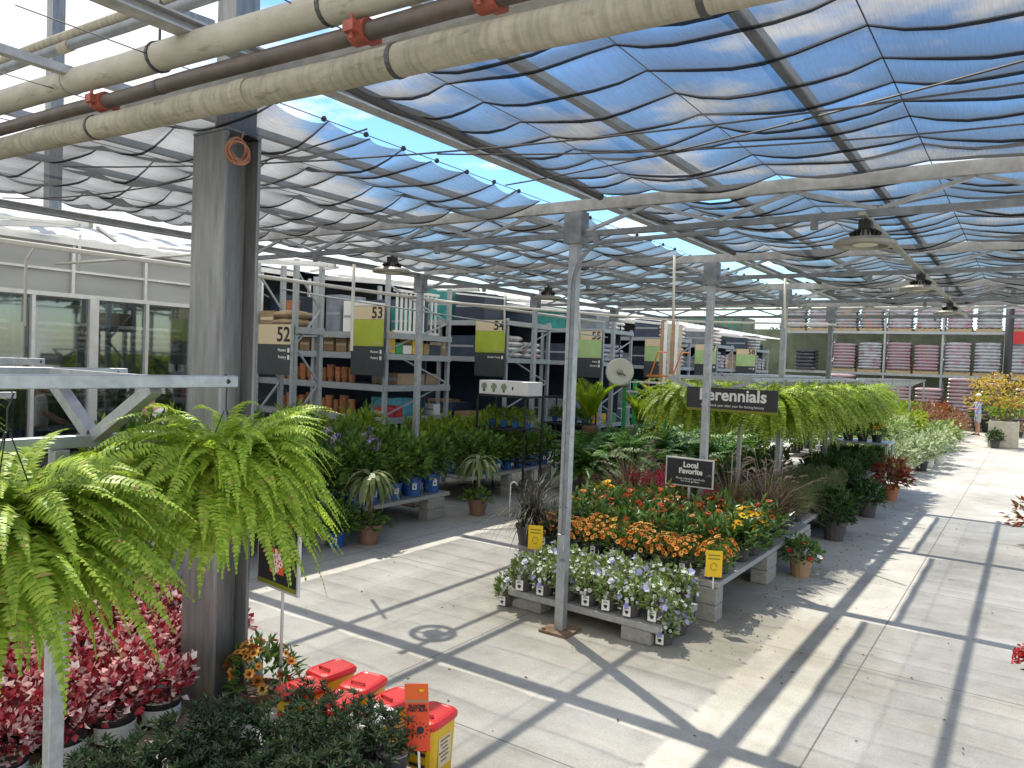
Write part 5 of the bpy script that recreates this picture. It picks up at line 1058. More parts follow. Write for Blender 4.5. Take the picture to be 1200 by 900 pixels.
def k_palm():
    a = MB(); s = MB()
    for q in range(9):
        an = q * 2.4 + random.uniform(-.3, .3); l = random.uniform(0.85, 1.2); e = random.uniform(1.15, 1.52); p = np.array((0, 0, 0.3)); pts = [p]; drs = []
        for k in range(12):
            el = e - 0.75 * (k / 12) ** 1.6; d = np.array((math.cos(an) * math.cos(el), math.sin(an) * math.cos(el), math.sin(el))); p = p + d * l / 12; pts.append(p); drs.append(d)
        pts = np.array(pts); s.tube(pts[::2], 0.007, 5); sd = np.array((-math.sin(an), math.cos(an), 0))
        for t in np.linspace(0.22, 1, 40):
            i = min(11, int(t * 12)); q0 = pts[i] * (1 - (t * 12 - i)) + pts[min(12, i + 1)] * (t * 12 - i) if t < 1 else pts[12]; up = np.cross(sd, drs[i])
            for sg in (-1, 1): a.leaves([q0], [sd * sg + drs[i] * 0.8 + (0, 0, 0.15)], [up + (0, 0, 0.3)], 0.27 * min(1, 0.35 + 2.0 * (1 - t)) * min(1, 0.5 + t), 0.013, droop=0.25)
    return [('leaflets', a, 'palm'), ('stalk', s, 'stem')]
K_palm = potted('areca_palm', '', 'palm', (0.16, 0.12, 0.28, 'potbrown'), k_palm, 2)
def k_fern_low(mat): return lambda: [('fronds', fern_mb(70, 0.62, 20, 0.024, 0.075, (25, 85), 0.05, 0.2, 110), mat)]
K_fd = potted('potted_fern', '', 'fern', (0.13, 0.10, 0.2, 'potbrown'), k_fern_low('ferndark'), 3)
def k_mix(): 
    a = mound(MB(), 260, 0.22, 0.20, 0.26, 0.085, 0.042, up=0.5, low=-0.4); b = blossoms(MB(), 9, 0.23, 0.2, 0.26, 0.07, 0, petals=5, minz=-0.3, cup=0.4); blossoms(b, 5, 0.24, 0.2, 0.27, 0.08, 1, petals=5, minz=-0.2, cup=0.5); return [('foliage', a, 'plant'), ('blossom', b, ['f_scarlet', 'f_white'])]
K_mix = potted('flower_planter', '', 'flower pot', (0.145, 0.11, 0.24, 'pottan'), k_mix, 1)
K_dkp = potted('dark_planter', '', 'flower pot', (0.15, 0.12, 0.26, 'potgrey'), k_shrub('herb', 380, 0.25, 0.26, 0.09, 0.05, None, 0.36), 2)
K_redp = potted('croton_pot', '', 'foliage pot', (0.14, 0.10, 0.26, 'potterra'), k_shrub('redleaf', 300, 0.30, 0.30, 0.14, 0.06, None, 0.42), 1)
PW = (0.15, 0.12, 0.26, 'potwhite'); PG = (0.14, 0.11, 0.22, 'potblack')
K_wh = potted('white_flower_shrub', '', 'shrub', PW, k_shrub('palewhite', 330, 0.32, 0.34, 0.10, 0.055, None, 0.46), 2)
far_k = {}
for nm, mt, L, W in (('lime', 'lime_leaf', 0.13, 0.07), ('varieg', 'varieg', 0.14, 0.07), ('palewhite', 'palewhite', 0.12, 0.06), ('russet', 'russet', 0.12, 0.05), ('green', 'shrub', 0.12, 0.06), ('red', 'redleaf', 0.13, 0.06), ('shrubyel', 'shrubyel', 0.13, 0.06)):
    far_k[nm] = potted('nursery_shrub', '', 'shrub', PG, k_shrub(mt, 230, 0.36, 0.33, L, W, None, 0.42), 2)
# ---------------------------------------------------------------- low bench, blue and white petunias
def fin(k):
    for u, o in zip(k.used, k.p):
        if not u: 
            for c in list(o.children): bpy.data.objects.remove(c)
            bpy.data.objects.remove(o)
CN = ['front', 'second', 'third']
for r in range(3):
    for c in range(7):
        x = -4.22 + c * 0.243 + (0.06 if r == 1 else 0) + random.uniform(-.02, .02); y = 6.55 + r * 0.285 + random.uniform(-.02, .02)
        if x > -2.74: continue
        K_pet.place((x, y, 0.206), 'blue and white flowering pot on the low bench, %s row, %s from the left' % (CN[r], ORD[c]), 'blue and white flower pots on the low bench', rz=random.uniform(-.35, .35), sc=random.uniform(0.92, 1.10))
for (px, py), lab in (((588, 711), 'small blue flowered pot on the floor left of the low bench'), ((772, 757), 'white flowered pot on the floor at the right corner of the low bench'), ((789, 745), 'green leaved flower pot on the floor beside the low bench')):
    p = at(px, py); K_pet.place((p.x, p.y + 0.1, 0.001), lab, rz=random.uniform(-.2, .3), sc=0.92)
# ---------------------------------------------------------------- rows on the long perennials bench
def row(k, y, xs, z, what, where, group, sc=(0.92, 1.1), jit=0.03, rz=None):
    for i, x in enumerate(xs): k.place((x + random.uniform(-jit, jit), y + random.uniform(-jit, jit), z), '%s, %s, %s from the left' % (what, where, ORD[i]), group, rz=(random.uniform(-.3, .3) if rz == 0 else None), sc=random.uniform(*sc))
TZ = 0.406
row(K_or, 7.62, [-4.58 + 0.28 * i for i in range(8)], TZ, 'orange flowering pot', 'front row of the long bench', 'orange flower pots on the long bench', rz=0)
row(K_or, 7.90, [-4.70 + 0.29 * i for i in range(8)], TZ, 'orange flowering pot', 'second row of the long bench', 'orange flower pots on the long bench', rz=0)
row(K_gr, 8.27, [-4.65 + 0.36 * i for i in range(6)], TZ, 'leafy green coneflower pot', 'third row of the long bench', 'coneflower pots on the long bench', (1.0, 1.15))
row(K_yel, 8.52, [-2.64], TZ, 'tall yellow rudbeckia', 'right end of the third row', None, (1.1, 1.15)); row(K_yel, 8.92, [-2.66], TZ, 'bright yellow rudbeckia', 'right edge behind the third row', None, (1.15, 1.2))
row(K_orr, 8.66, [-4.70 + 0.34 * i for i in range(6)], TZ, 'orange red coneflower pot', 'fourth row of the long bench', 'coneflower pots on the long bench', (1.0, 1.15))
row(K_yel, 8.70, [-4.86], TZ, 'yellow rudbeckia', 'left end of the fourth row', None, (1.0, 1.1))
row(K_orr, 9.06, [-4.70, -4.36, -4.02, -3.68, -3.34, -3.0, -2.70], TZ, 'orange red coneflower pot', 'fifth row of the long bench', 'coneflower pots on the long bench', (1.05, 1.2))
row(K_yel, 9.35, [-4.82], TZ, 'yellow rudbeckia', 'left edge of the long bench', None, (1.15, 1.2))
row(K_orr, 9.46, [-4.45, -4.10, -3.85, -3.2, -2.9, -2.64], TZ, 'orange red coneflower pot', 'sixth row of the long bench', 'coneflower pots on the long bench', (1.1, 1.25))
row(K_grass, 10.02, [-4.78, -3.25, -2.74], TZ, 'purple fountain grass', 'behind the coneflowers', 'purple fountain grasses', (1.2, 1.4)); row(K_grass, 10.62, [-4.50, -3.05, -2.76], TZ, 'purple fountain grass', 'second row behind the coneflowers', 'purple fountain grasses', (1.15, 1.3))
row(K_cel, 9.92, [-4.40, -4.05], TZ, 'crimson celosia', 'left of the Local Favorite sign', 'crimson celosias', (1.15, 1.35)); row(K_cel, 9.80, [-3.45], TZ, 'crimson celosia', 'right of the Local Favorite sign', 'crimson celosias', (0.95, 1.1))
row(K_grdk, 7.52, [-4.82], TZ, 'dark drooping grass', 'left front corner of the long bench', None, (1.45, 1.5))
K_grdk.place((-4.80, 8.05, TZ), 'dark grass behind the left front corner of the long bench', sc=1.0)
for r in range(15):
    y = 11.05 + 0.36 * r; xs = [-2.74 - 0.012 * r - 0.25 * i for i in range(4)]
    row(K_lav, y, xs, TZ, 'grey green lavender pot', 'long bench, %s lavender row back' % ORD[r], 'lavender pots on the long bench', (0.95, 1.15), 0.02, rz=0) if r < 12 else row(K_herb, y, xs[::2], TZ, 'dark green herb pot', 'long bench, %s row behind the lavender' % ORD[r - 12], 'herb pots on the long bench', (1.1, 1.3))
for r in range(9):
    row(K_herb, 16.6 + 0.4 * r, [-2.95 - 0.36 * i for i in range(3)], TZ, 'dark green herb pot', 'far section of the long bench, %s row' % ORD[r], 'herb pots on the long bench', (1.1, 1.35))
for r in range(8):
    row((K_herb, K_gr)[r % 2], 11.2 + 0.75 * r, [-4.75, -4.35], TZ, ('dark green herb pot', 'leafy green coneflower pot')[r % 2], 'under the left rail of ferns, %s row' % ORD[r], 'pots under the fern rack', (1.1, 1.3))
# price cards, sign, crook hooks
def card(p, z, label, tilt=0, h=0.26, w=0.16):
    t = thing('price_card', label, 'price card', (p.x, p.y, z), tilt); MB().box((0, 0, h / 2 + 0.12), (w, 0.004, h)).build('card', 'yellow', t); MB().box((0, 0.006, 0.10), (0.012, 0.006, 0.2)).build('stake', 'white', t)
    mb = MB(); mb.tube([(0.03 * math.cos(a), -0.004, 0.22 + 0.035 * math.sin(a)) for a in [i * 0.35 for i in range(17)]], 0.0035, 5); mb.build('print', 'olive', t)
    for k in range(2): MB().box((0, -0.004, 0.30 + 0.035 * k), (w * 0.7, 0.002, 0.012)).build('text_line', 'olive', t)
card(at(627, 641, 0.55), 0.405, 'yellow price card beside the dark grass, left of the post', R(20)); card(at(836, 676, 0.50), 0.38, 'yellow price card at the right front corner of the long bench', R(25)); card(at(924, 600, 0.6), 0.43, 'small yellow price card by the fountain grass at the bench edge', R(25), 0.2, 0.1)
t = thing('garden_sign', 'black sign reading Local Favorite among the flowers', 'sign', (-3.66, 9.55, 0.406))
MB().box((0, 0, 0.78), (0.66, 0.018, 0.38)).build('frame', 'alu', t, bevel=0.003); MB().box((0, -0.011, 0.78), (0.62, 0.004, 0.34)).build('face', 'signblack', t); MB().box((0, 0.014, 0.32), (0.03, 0.012, 0.66)).build('stake', 'alu', t)
text('Local\nFavorite', 0.098, 'white', t, (0.02, -0.014, 0.835), (R(90), 0, 0), 'CENTER', 0.004); text('Plants selected specifically\nfor local gardens', 0.038, 'white', t, (0.02, -0.014, 0.68), (R(90), 0, 0), 'CENTER')
t = thing('hanging_sign', 'long black hanging sign reading Perennials before the ferns', 'sign', (-3.50, 10.6, 2.14))
MB().box((0, 0, 0), (1.30, 0.02, 0.30)).build('face', 'signblack', t); MB().box((0, -0.001, -0.168), (1.30, 0.022, 0.035)).build('band', 'olive', t)
text('Perennials', 0.235, 'white', t, (0.02, -0.012, 0.045), (R(90), 0, 0), 'CENTER', 0.006); text('Come back year after year for lasting beauty', 0.05, 'white', t, (0.02, -0.012, -0.10), (R(90), 0, 0), 'CENTER')
for a in (-0.5, 0.5): MB().tube([(a, 0, 0.15), (a, 0, 0.27)], 0.004, 5).build('hook', 'wire', t)
for i, (p, h, lab) in enumerate(((at(597, 605, 0.4), 0.42, 'white crook hook behind the dark grass'), (at(857, 560, 0.8), 0.75, 'white crook hook right of the Local Favorite sign'), (at(876, 557, 0.8), 0.45, 'white crook hook before the fountain grass at right'))):
    solo('crook_hook', MB().tube([(p.x, p.y, 0.406), (p.x, p.y, 0.406 + h)] + [(p.x + 0.06 - 0.06 * math.cos(a), p.y, 0.406 + h + 0.06 * math.sin(a)) for a in [i * math.pi / 8 for i in range(1, 8)]], 0.008, 7), 'pvc', lab, 'hook')
# ---------------------------------------------------------------- fern racks and hanging ferns
def fern_rack(xa, xb, y0, y1, label, posts, step=1.2):
    t = thing('fern_rack', label, 'rack', ((xa + xb) / 2, y0, 0), group='galvanised hanging racks'); w = (xb - xa) / 2; l = y1 - y0; z = 2.42
    for s in (-1, 1): MB().box((s * w, l / 2, z), (0.05, l, 0.05)).build('top_rail', 'galv', t, bevel=0.004)
    MB().box((0, l / 2, 2.15), (0.05, l, 0.05)).build('lower_rail', 'galv', t, bevel=0.004)
    y = 0.03
    while y < l:
        MB().box((0, y, z), (2 * w - 0.05, 0.045, 0.045)).build('cross_bar', 'galv', t)
        for s in (-1, 1): MB().bar((s * (w - 0.02), y, z - 0.025), (s * 0.02, y - 0.02, 2.17), 0.05, 0.05).build('brace', 'galv', t)
        for s in (-1, 1): MB().tube([(s * w, y + 0.3, z + 0.028), (s * w + 0.03, y + 0.3, z), (s * w, y + 0.3, z - 0.03), (s * w - 0.03, y + 0.3, z), (s * w, y + 0.3, z + 0.028)], 0.008, 5).build('tie', 'black', t)
        y += step
    for px_, py_ in posts: hh = 2.39 if px_ else 2.12; MB().box((px_, py_, hh / 2), (0.06, 0.06, hh)).build('post', 'galv', t, bevel=0.004)
    return t
fern_rack(-3.72, -2.84, -1.2, 2.03, 'galvanised hanging rack with ferns in the left foreground', [(0, 2.72), (0, 0.4)], 0.95)
fern_rack(-6.9, -6.0, -1.0, 2.66, 'galvanised hanging rack behind the foreground one at left', [(0, 1.8), (0, 0.2)], 1.1)
fern_rack(-4.5, -3.25, 10.75, 19.6, 'galvanised rack carrying the long row of ferns behind the Perennials sign', [(0, 1.5), (0, 4.0), (0, 6.4), (0, 8.4)])
fern_rack(-4.9, -3.9, 28.0, 38.0, 'empty galvanised rack over the far benches', [(-0.5, 0.5), (0.5, 0.5), (-0.5, 5), (0.5, 5), (-0.5, 9.5), (0.5, 9.5)])
fern_rack(-6.6, -5.6, 20.5, 29.0, 'dark galvanised rack beyond the ferns, left of the far benches', [(-0.5, 0.5), (0.5, 0.5), (-0.5, 8), (0.5, 8)], 0.8)
fern_rack(-8.2, -7.2, 22.5, 33.0, 'second dark galvanised rack beyond the ferns, nearer the aisle racks', [(-0.5, 0.5), (0.5, 0.5), (-0.5, 9), (0.5, 9)], 0.8)
def hang_proto(nf, npin, L, mat, pw, pl, drop, grav=132, e0=(-8, 80), ex=0.8):
    t = thing('hanging_fern', '', 'fern'); potmb(0.15, 0.10, 0.15).build('pot', ['potbrown', 'soil'], t, loc=(0, 0, -drop))
    fern_mb(nf, L, npin, pw, pl, e0, 0.11, -drop + 0.14, grav, ex).build('fronds', mat, t)
    mb = MB()
    for q in range(3): mb.tube([(0.145 * math.cos(q * 2.09), 0.145 * math.sin(q * 2.09), -drop + 0.15), (0.01 * math.cos(q * 2.09), 0.01 * math.sin(q * 2.09), -0.10)], 0.003, 5)
    mb.tube([(0, 0, -0.1), (0, 0, -0.03), (0.02, 0, 0.02), (0, 0, 0.032), (-0.02, 0, 0.02)], 0.004, 5); mb.build('hanger', 'black', t); return t
KN = Kind([hang_proto(480, 38, 0.66, 'fern', 0.0155, 0.057, 0.57, 128, (-10, 80), 0.8), hang_proto(520, 38, 0.68, 'fern', 0.0155, 0.057, 0.52, 128, (-12, 76), 0.8)])
KN.place((-2.82, 1.14, 2.36), 'big bright green fern cut by the left edge in front', 'hanging ferns on the foreground racks', rz=1.0, sc=(0.86, 0.86, 1.10))
KN.place((-2.84, 1.99, 2.40), 'big green fern hanging before the big steel column', 'hanging ferns on the foreground racks', rz=2.2, sc=(0.75, 0.75, 1.04))
for i, y in enumerate((0.3, 1.05, 1.75)): KN.place((-6.0, y, 2.40), 'green fern on the rack behind the foreground one, %s from the near end' % ORD[i], 'hanging ferns on the foreground racks', sc=0.9)
KN.place((-2.84, 0.30, 2.40), 'green fern just outside the left edge of the view', 'hanging ferns on the foreground racks', rz=4.0)
KF = Kind([hang_proto(170, 24, 1.02, 'fernfar', 0.030, 0.085, 0.48, 165, (5, 85), 0.62) for _ in range(3)])
for i in range(11): KF.place((-4.5, 11.35 + 0.78 * i, 2.40), 'bright green fern on the left rail of the perennials rack, %s from near end' % ORD[i], 'hanging ferns over the long bench', sc=random.uniform(0.92, 1.05))
for i in range(11): KF.place((-3.22, 11.62 + 0.76 * i, 2.40), 'bright green fern on the aisle rail of the perennials rack, %s from near end' % ORD[i], 'hanging ferns over the long bench', sc=random.uniform(0.92, 1.05))
# ---------------------------------------------------------------- shrubs in blue pots on the left benches
n = 0
for r in range(5):
    for c in range(11):
        x = -7.92 - r * 0.40; y = 4.95 + c * 0.44 + (0.2 if r % 2 else 0)
        if y > 9.5: continue
        k = K_hyd if (r, c) in ((1, 5), (2, 6)) else (K_shy if (r >= 3 and c % 3 != 1) else K_sh)
        nm = {id(K_hyd): 'lilac hydrangea', id(K_shy): 'yellow green shrub', id(K_sh): 'dark green shrub'}[id(k)]
        k.place((x + random.uniform(-.03, .03), y + random.uniform(-.04, .04), 0.406), '%s in blue pot, nearer left bench, %s row back, %s from near end' % (nm, ORD[r], ORD[c]), 'shrubs in blue pots on the left benches', rz=R(60) + random.uniform(-.4, .4), sc=(1.12, 1.12, random.uniform(1.15, 1.4) * (1 + 0.10 * r)))
for r in range(4):
    for c in range(7):
        if abs(-8.2 - r * 0.42 + 8.75) < 0.2 and c == 6: continue
        (K_sh if r < 2 else K_shy).place((-8.2 - r * 0.42, 10.7 + c * 0.41, 0.501), '%s shrub in blue pot, farther left bench, %s row back, %s from near end' % ('dark green' if r < 2 else 'yellow green', ORD[r], ORD[c]), 'shrubs in blue pots on the left benches', rz=R(60) + random.uniform(-.4, .4), sc=(0.98, 0.98, random.uniform(0.95, 1.15) * (1 + 0.10 * r)))
for i in range(12):
    K_sh.place((-8.3 + 0.75 * (i % 4), 18.3 + 0.9 * (i // 4), 0.001), 'dark shrub on the floor beyond the hose reel, %s from its near left' % ORD[i], 'dark shrubs beyond the hose reel', sc=random.uniform(1.4, 1.7))
hq = at(418, 530, 1.15); K_hyd.place((hq.x, hq.y, 0.406), 'hydrangea with lilac heads in a blue pot at the near bench edge', rz=0.5, sc=1.45)
hq = at(442, 520, 1.15); K_hyd.place((hq.x - 0.2, hq.y, 0.406), 'hydrangea with lilac heads in a blue pot, the one farther back', rz=2.5, sc=1.5)
K_sh.place((-7.55, 7.02, 0.001), 'green shrub in a blue pot on the floor before the left bench', rz=R(40), sc=0.95)
K_std.place((-7.36, 7.44, 0.001), 'drooping standard tree in a brown pot, nearer of the two', 'drooping standard trees'); K_std.place((-7.47, 10.04, 0.001), 'drooping standard tree in a brown pot, farther of the two', 'drooping standard trees')
# mums on the black racks, ferns and palms beyond
for i in range(4): K_shy.place((WR.x - 0.4 + 0.27 * i, WR.y, 1.305), 'round yellow green mum on the black rack under the white carton, %s from the left' % ORD[i], 'mums on the black display racks', sc=0.55)
for i in range(4): K_sh.place((P2.x - 0.4 + 0.27 * i, P2.y, 1.16), 'small green shrub on the black rack behind the post, %s from the left' % ORD[i], 'mums on the black display racks', sc=0.55)
for i, (x, y, s) in enumerate(((-7.3, 13.6, 1.5), (-7.1, 14.5, 1.6), (-6.4, 14.2, 1.3), (-6.6, 15.3, 1.7), (-6.0, 15.6, 1.5), (-7.6, 15.4, 1.7), (-5.7, 14.6, 1.2), (-5.7, 16.6, 1.6), (-6.6, 16.6, 1.7), (-7.4, 16.5, 1.7), (-5.6, 13.6, 1.0), (-7.7, 14.3, 1.5))):
    K_fd.place((x, y, 0.001), 'dark green floor fern left of the fern rack, %s from the near end' % ORD[i], 'dark ferns beyond the left bench', sc=s * 1.4)
for i, (px_, py_, z, s) in enumerate(((700, 478, 1.2, 0.98), (686, 500, 1.0, 0.8), (764, 500, 1.0, 0.95), (748, 515, 0.9, 0.8), (724, 505, 1.0, 0.75))):
    p = at(px_, py_ + 22, z); p = Vector((p.x * 15.2 / p.y, 15.2, 0.0)); K_palm.place((p.x, 14.9 + 0.35 * i, 0.92), 'yellow green areca palm beyond the dark ferns, %s' % ('left tallest one', 'left low one', 'one beside the fern rack', 'small one before the cart', 'middle one')[i], 'areca palms', sc=s)
    solo('crate', MB().box((p.x, 14.9 + 0.35 * i, 0.459), (0.4, 0.3, 0.915)), 'potgrey', 'grey crate under the %s' % ('left tallest palm', 'left low palm', 'palm beside the fern rack', 'small palm before the cart', 'middle palm')[i], 'crate')
# ---------------------------------------------------------------- pots along the aisle
p = at(935, 677); K_mix.place((p.x, p.y + 0.12, 0.001), 'tan pot of red and white flowers on the aisle floor', rz=0.4)
for i, (px_, py_) in enumerate(((975, 634), (1018, 607), (1004, 602), (990, 628))): q = at(px_, py_); K_dkp.place((q.x - 0.05 * i, q.y + 0.12, 0.001), 'dark leafy planter on the floor against the long bench, %s from the near end' % ORD[i], 'dark planters along the long bench', sc=random.uniform(0.95, 1.15))
q = at(1042, 587); K_redp.place((q.x, q.y + 0.15, 0.001), 'red leaved croton in a terracotta pot by the aisle', sc=1.15)
q = at(1000, 612); 
for i, (px_, py_) in enumerate(((1075, 551), (1087, 547), (1100, 543), (1068, 556))): q = at(px_, py_); K_wh.place((q.x - 0.1 * (i == 3), q.y, 0.001), 'white variegated shrub in a white pot by the far aisle, %s' % ('nearest', 'second', 'third', 'leftmost')[i], 'white pots along the far aisle', sc=1.15)
seqk = []
i = 0
for yy in range(27):
    y = 20.9 + yy * 0.80
    for c in range(4):
        x = -2.62 - c * 0.85 + random.uniform(-.15, .15); u = y + random.uniform(-1.5, 1.5)
        if u < 24: kk = ('palewhite', 'varieg', 'varieg', 'green')[c]
        elif u < 29: kk = ('palewhite', 'varieg', 'lime', 'lime')[c]
        elif u < 33: kk = ('varieg', 'lime', 'lime', 'green')[c]
        elif u < 38: kk = ('russet', 'russet', 'shrubyel', 'shrubyel')[c]
        else: kk = ('russet', 'red', 'lime', 'lime')[c]
        nm = {'palewhite': 'white variegated shrub', 'varieg': 'cream variegated shrub', 'green': 'plain green shrub', 'lime': 'lime green shrub', 'russet': 'russet leaved shrub', 'shrubyel': 'yellow green shrub', 'red': 'red leaved shrub'}[kk]
        if y > 33 and c == 0: x -= 0.30
        z = 0.421 if x < -3.15 else 0.001
        if z < 0.1 and (yy % 2): x += 0.12
        far_k[kk].place((x, y + random.uniform(-.12, .12), z), '%s on the far stretch, %s column from aisle, %s from near end' % (nm, ORD[c], ORD[yy] if yy < 20 else 'twenty ' + ORD[yy - 20]), 'shrubs on the far benches', sc=random.uniform(0.95, 1.35) * (1.15 if kk == 'russet' else 1))
# golden tree in its planter
t = thing('potted_tree', 'golden leaved tree in a pale square planter by the far aisle', 'tree', (-0.82, 34.6, 0))
mb = MB(); mb.box((0, 0, 0.50), (0.98, 0.9, 1.0)); mb.build('planter', 'planter', t, bevel=0.03); MB().box((0, 0, 1.005), (0.86, 0.78, 0.01)).build('soil', 'soil', t)
mb = MB(); 
for q in range(5): a = q * 1.26; mb.tube([(0.1 * math.cos(a), 0.1 * math.sin(a), 1.0), (0.3 * math.cos(a), 0.3 * math.sin(a), 1.7), (0.9 * math.cos(a), 0.9 * math.sin(a), 2.5)], [0.04, 0.03, 0.012], 6)
mb.build('trunk', 'bark', t); mb = MB()
for q in range(17):
    a = q * 2.4; rr = 1.15 * math.sqrt((q + 0.5) / 17); m2 = MB(); mound(m2, 75, 0.42, 0.22, 0, 0.13, 0.07, 0, 0.2, 0.1, 0.2, low=-1); mb.add(np.concatenate(m2.V) + np.array((rr * math.cos(a) - 0.15, rr * math.sin(a), 2.35 + random.uniform(-.55, .45) - 0.15 * rr)), m2.F)
mb.build('crown', 'treeyel', t)
K_dkp.place((-1.05, 33.75, 0.001), 'low black pot standing before the pale planter', sc=1.1)
for i, (x, y, kk, lab) in enumerate(((-1.62, 43.6, 'shrubyel', 'golden green shrub behind the person in the blue shirt'), (0.05, 37.5, 'russet', 'russet shrub right of the golden tree'), (-0.55, 41.5, 'shrubyel', 'tall golden shrub right of the person, behind the planter'))): far_k[kk].place((x, y, 0.001), lab, sc=2.6 if i != 1 else 1.6)
t = thing('potting_table', 'dark potting table right of the pale planter', 'table', (0.0, 36.2, 0)); MB().box((0, 0, 1.0), (1.2, 0.8, 0.06)).build('top', 'black', t)
for a in (-0.5, 0.5):
    for b in (-0.3, 0.3): MB().box((a, b, 0.485), (0.07, 0.07, 0.97)).build('leg', 'black', t)
t = thing('metal_table', 'low steel table under the far end of the fern rack', 'table', (-3.1, 19.0, 0.406)); MB().box((0, 0, 0.62), (1.1, 0.9, 0.04)).build('top', 'galv', t)
for a in (-0.5, 0.5):
    for b in (-0.4, 0.4): MB().box((a, b, 0.30), (0.05, 0.05, 0.60)).build('leg', 'galv', t)
for i in range(3): K_yel.place((-3.45 + 0.3 * i, 18.9, 1.047), 'yellow flowering pot on the low steel table, %s from the left' % ORD[i], 'yellow pots on the steel table')
# plants cut by the right edge
q = at(1192, 606, 0.42); far_k['red'].place((q.x + 0.30, q.y, 0.001), 'red leaved shrub cut by the right edge of the view', sc=1.0)
q = at(1196, 765, 0.42)
t = thing('geranium_pot', 'scarlet geranium cut by the right edge of the view', 'flower pot', (q.x + 0.30, q.y + 0.05, 0)); potmb(0.14, 0.1, 0.22).build('pot', ['potterra', 'soil'], t); mound(MB(), 200, 0.20, 0.16, 0.28, 0.07, 0.06, low=-0.3).build('foliage', 'plant', t)
b = MB()
for c in ((-0.30, -0.04, 0.44), (-0.31, 0.02, 0.36), (0.05, 0.1, 0.5), (0.1, -0.15, 0.48)): u = unit(70); b.leaves(np.array(c) + u * 0.05, u[:, ::-1], u, 0.035, 0.03, fold=0.05, droop=0); b.tube([(0, 0, 0.2), (c[0] * 0.6, c[1] * 0.6, 0.36), c], 0.004, 5, cap=False)
b.build('flower_head', 'f_scarlet', t)
# ---------------------------------------------------------------- foreground benches
for r in range(6):
    for c in range(7):
        if r == 5 or (r == 4 and c < 2): continue
        K_dg.place((-2.87 - 0.238 * r + random.uniform(-.02, .02), 3.17 - 0.235 * c + random.uniform(-.02, .02), 0.196), 'dark evergreen pot on the bottom bench, %s row from right, %s from back' % (ORD[r], ORD[c]), 'dark evergreen pots on the bottom bench', rz=random.uniform(-.4, 1.0), sc=random.uniform(0.88, 1.0))
for r in range(7):
    for c in range(9):
        x = -4.42 - 0.285 * r; y = 1.22 + 0.29 * c
        if y > 2.80 and x > -4.98: continue
        if 2.78 < y < 3.02: y = 2.79 if y < 2.91 else 3.05
        K_heu.place((x + random.uniform(-.02, .02), y, 0.206), 'crimson pink leaved pot by the column, %s row from right, %s from near end' % (ORD[r], ORD[c]), 'crimson leaved pots on the wooden bench', rz=random.uniform(-.5, .5), sc=random.uniform(1.0, 1.18))
def k_mar():
    a = mound(MB(), 330, 0.22, 0.22, 0.30, 0.075, 0.026, up=0.6, low=-0.4); b = blossoms(MB(), 36, 0.23, 0.22, 0.31, 0.075, 0, 1, petals=8, minz=-0.1, cup=0.2); blossoms(b, 10, 0.22, 0.22, 0.30, 0.07, 2, 1, petals=8, minz=-0.1); return [('foliage', a, 'plant'), ('blossom', b, ['f_orange', 'f_center', 'f_orangered'])]
K_mar = potted('gaillardia_pot', '', 'flower pot', (0.15, 0.12, 0.22, 'potbrown'), k_mar, 1)
q = at(306, 778, 0.40); K_mar.place((q.x, q.y, 0.02), 'big pot of orange flowers right of the big column')
K_redp_q = at(262, 790, 0.3)
# red lidded tubs on the floor
def tub(x, y, label, rz, lid='redlid'):
    t = thing('storage_tub', label, 'tub', (x + 0.02, y - 0.03, 0), rz, 'yellow tubs with snap lids'); t.scale = (1.02, 1.02, 0.90)
    mb = MB(); V = []
    for z, a, b in ((0, 0.086, 0.118), (0.012, 0.092, 0.124), (0.36, 0.103, 0.138), (0.37, 0.108, 0.143), (0.385, 0.108, 0.143)):
        for k in range(16): th = 2 * math.pi * (k + 0.5) / 16; c, s = math.cos(th), math.sin(th); V.append((a * abs(c) ** 0.35 * (1 if c > 0 else -1), b * abs(s) ** 0.35 * (1 if s > 0 else -1), z))
    mb.add(V, [(i * 16 + j, i * 16 + (j + 1) % 16, (i + 1) * 16 + (j + 1) % 16, (i + 1) * 16 + j) for i in range(4) for j in range(16)] + [tuple(range(15, -1, -1))]); mb.build('body', 'yellowtub', t)
    mb = MB(); V = []
    for z, a, b in ((0.372, 0.114, 0.150), (0.40, 0.116, 0.152), (0.418, 0.104, 0.140), (0.424, 0.085, 0.12), (0.420, 0.078, 0.112)):
        for k in range(16): th = 2 * math.pi * (k + 0.5) / 16; c, s = math.cos(th), math.sin(th); V.append((a * abs(c) ** 0.35 * (1 if c > 0 else -1), b * abs(s) ** 0.35 * (1 if s > 0 else -1), z))
    mb.add(V, [(i * 16 + j, i * 16 + (j + 1) % 16, (i + 1) * 16 + (j + 1) % 16, (i + 1) * 16 + j) for i in range(4) for j in range(16)] + [tuple(4 * 16 + j for j in range(16))]); mb.build('lid', lid, t)
    MB().tube([(-0.05, -0.06, 0.422), (-0.05, -0.06, 0.436), (0.05, -0.06, 0.436), (0.05, -0.06, 0.422)], 0.009, 6).build('handle', 'redlid', t)
    for dz in (0.24, 0.20, 0.12): MB().box((0, -0.137, dz), (0.11 if dz < 0.24 else 0.13, 0.004, 0.022)).build('print', 'redlid' if dz > 0.23 else 'ink', t)
    mb = MB(); mb.box((0.1005, 0, 0.19), (0.004, 0.13, 0.2)); mb.build('sticker', 'tan', t)
    mb = MB()
    for q in range(6): mb.box((0.1028, -0.01 * (q % 2), 0.27 - 0.028 * q), (0.001, 0.10 - 0.02 * (q % 3), 0.011))
    mb.build('fine_print', 'rust', t)
tub(-2.97, 3.60, 'rightmost yellow tub with a red lid, beside the orange card', R(6))
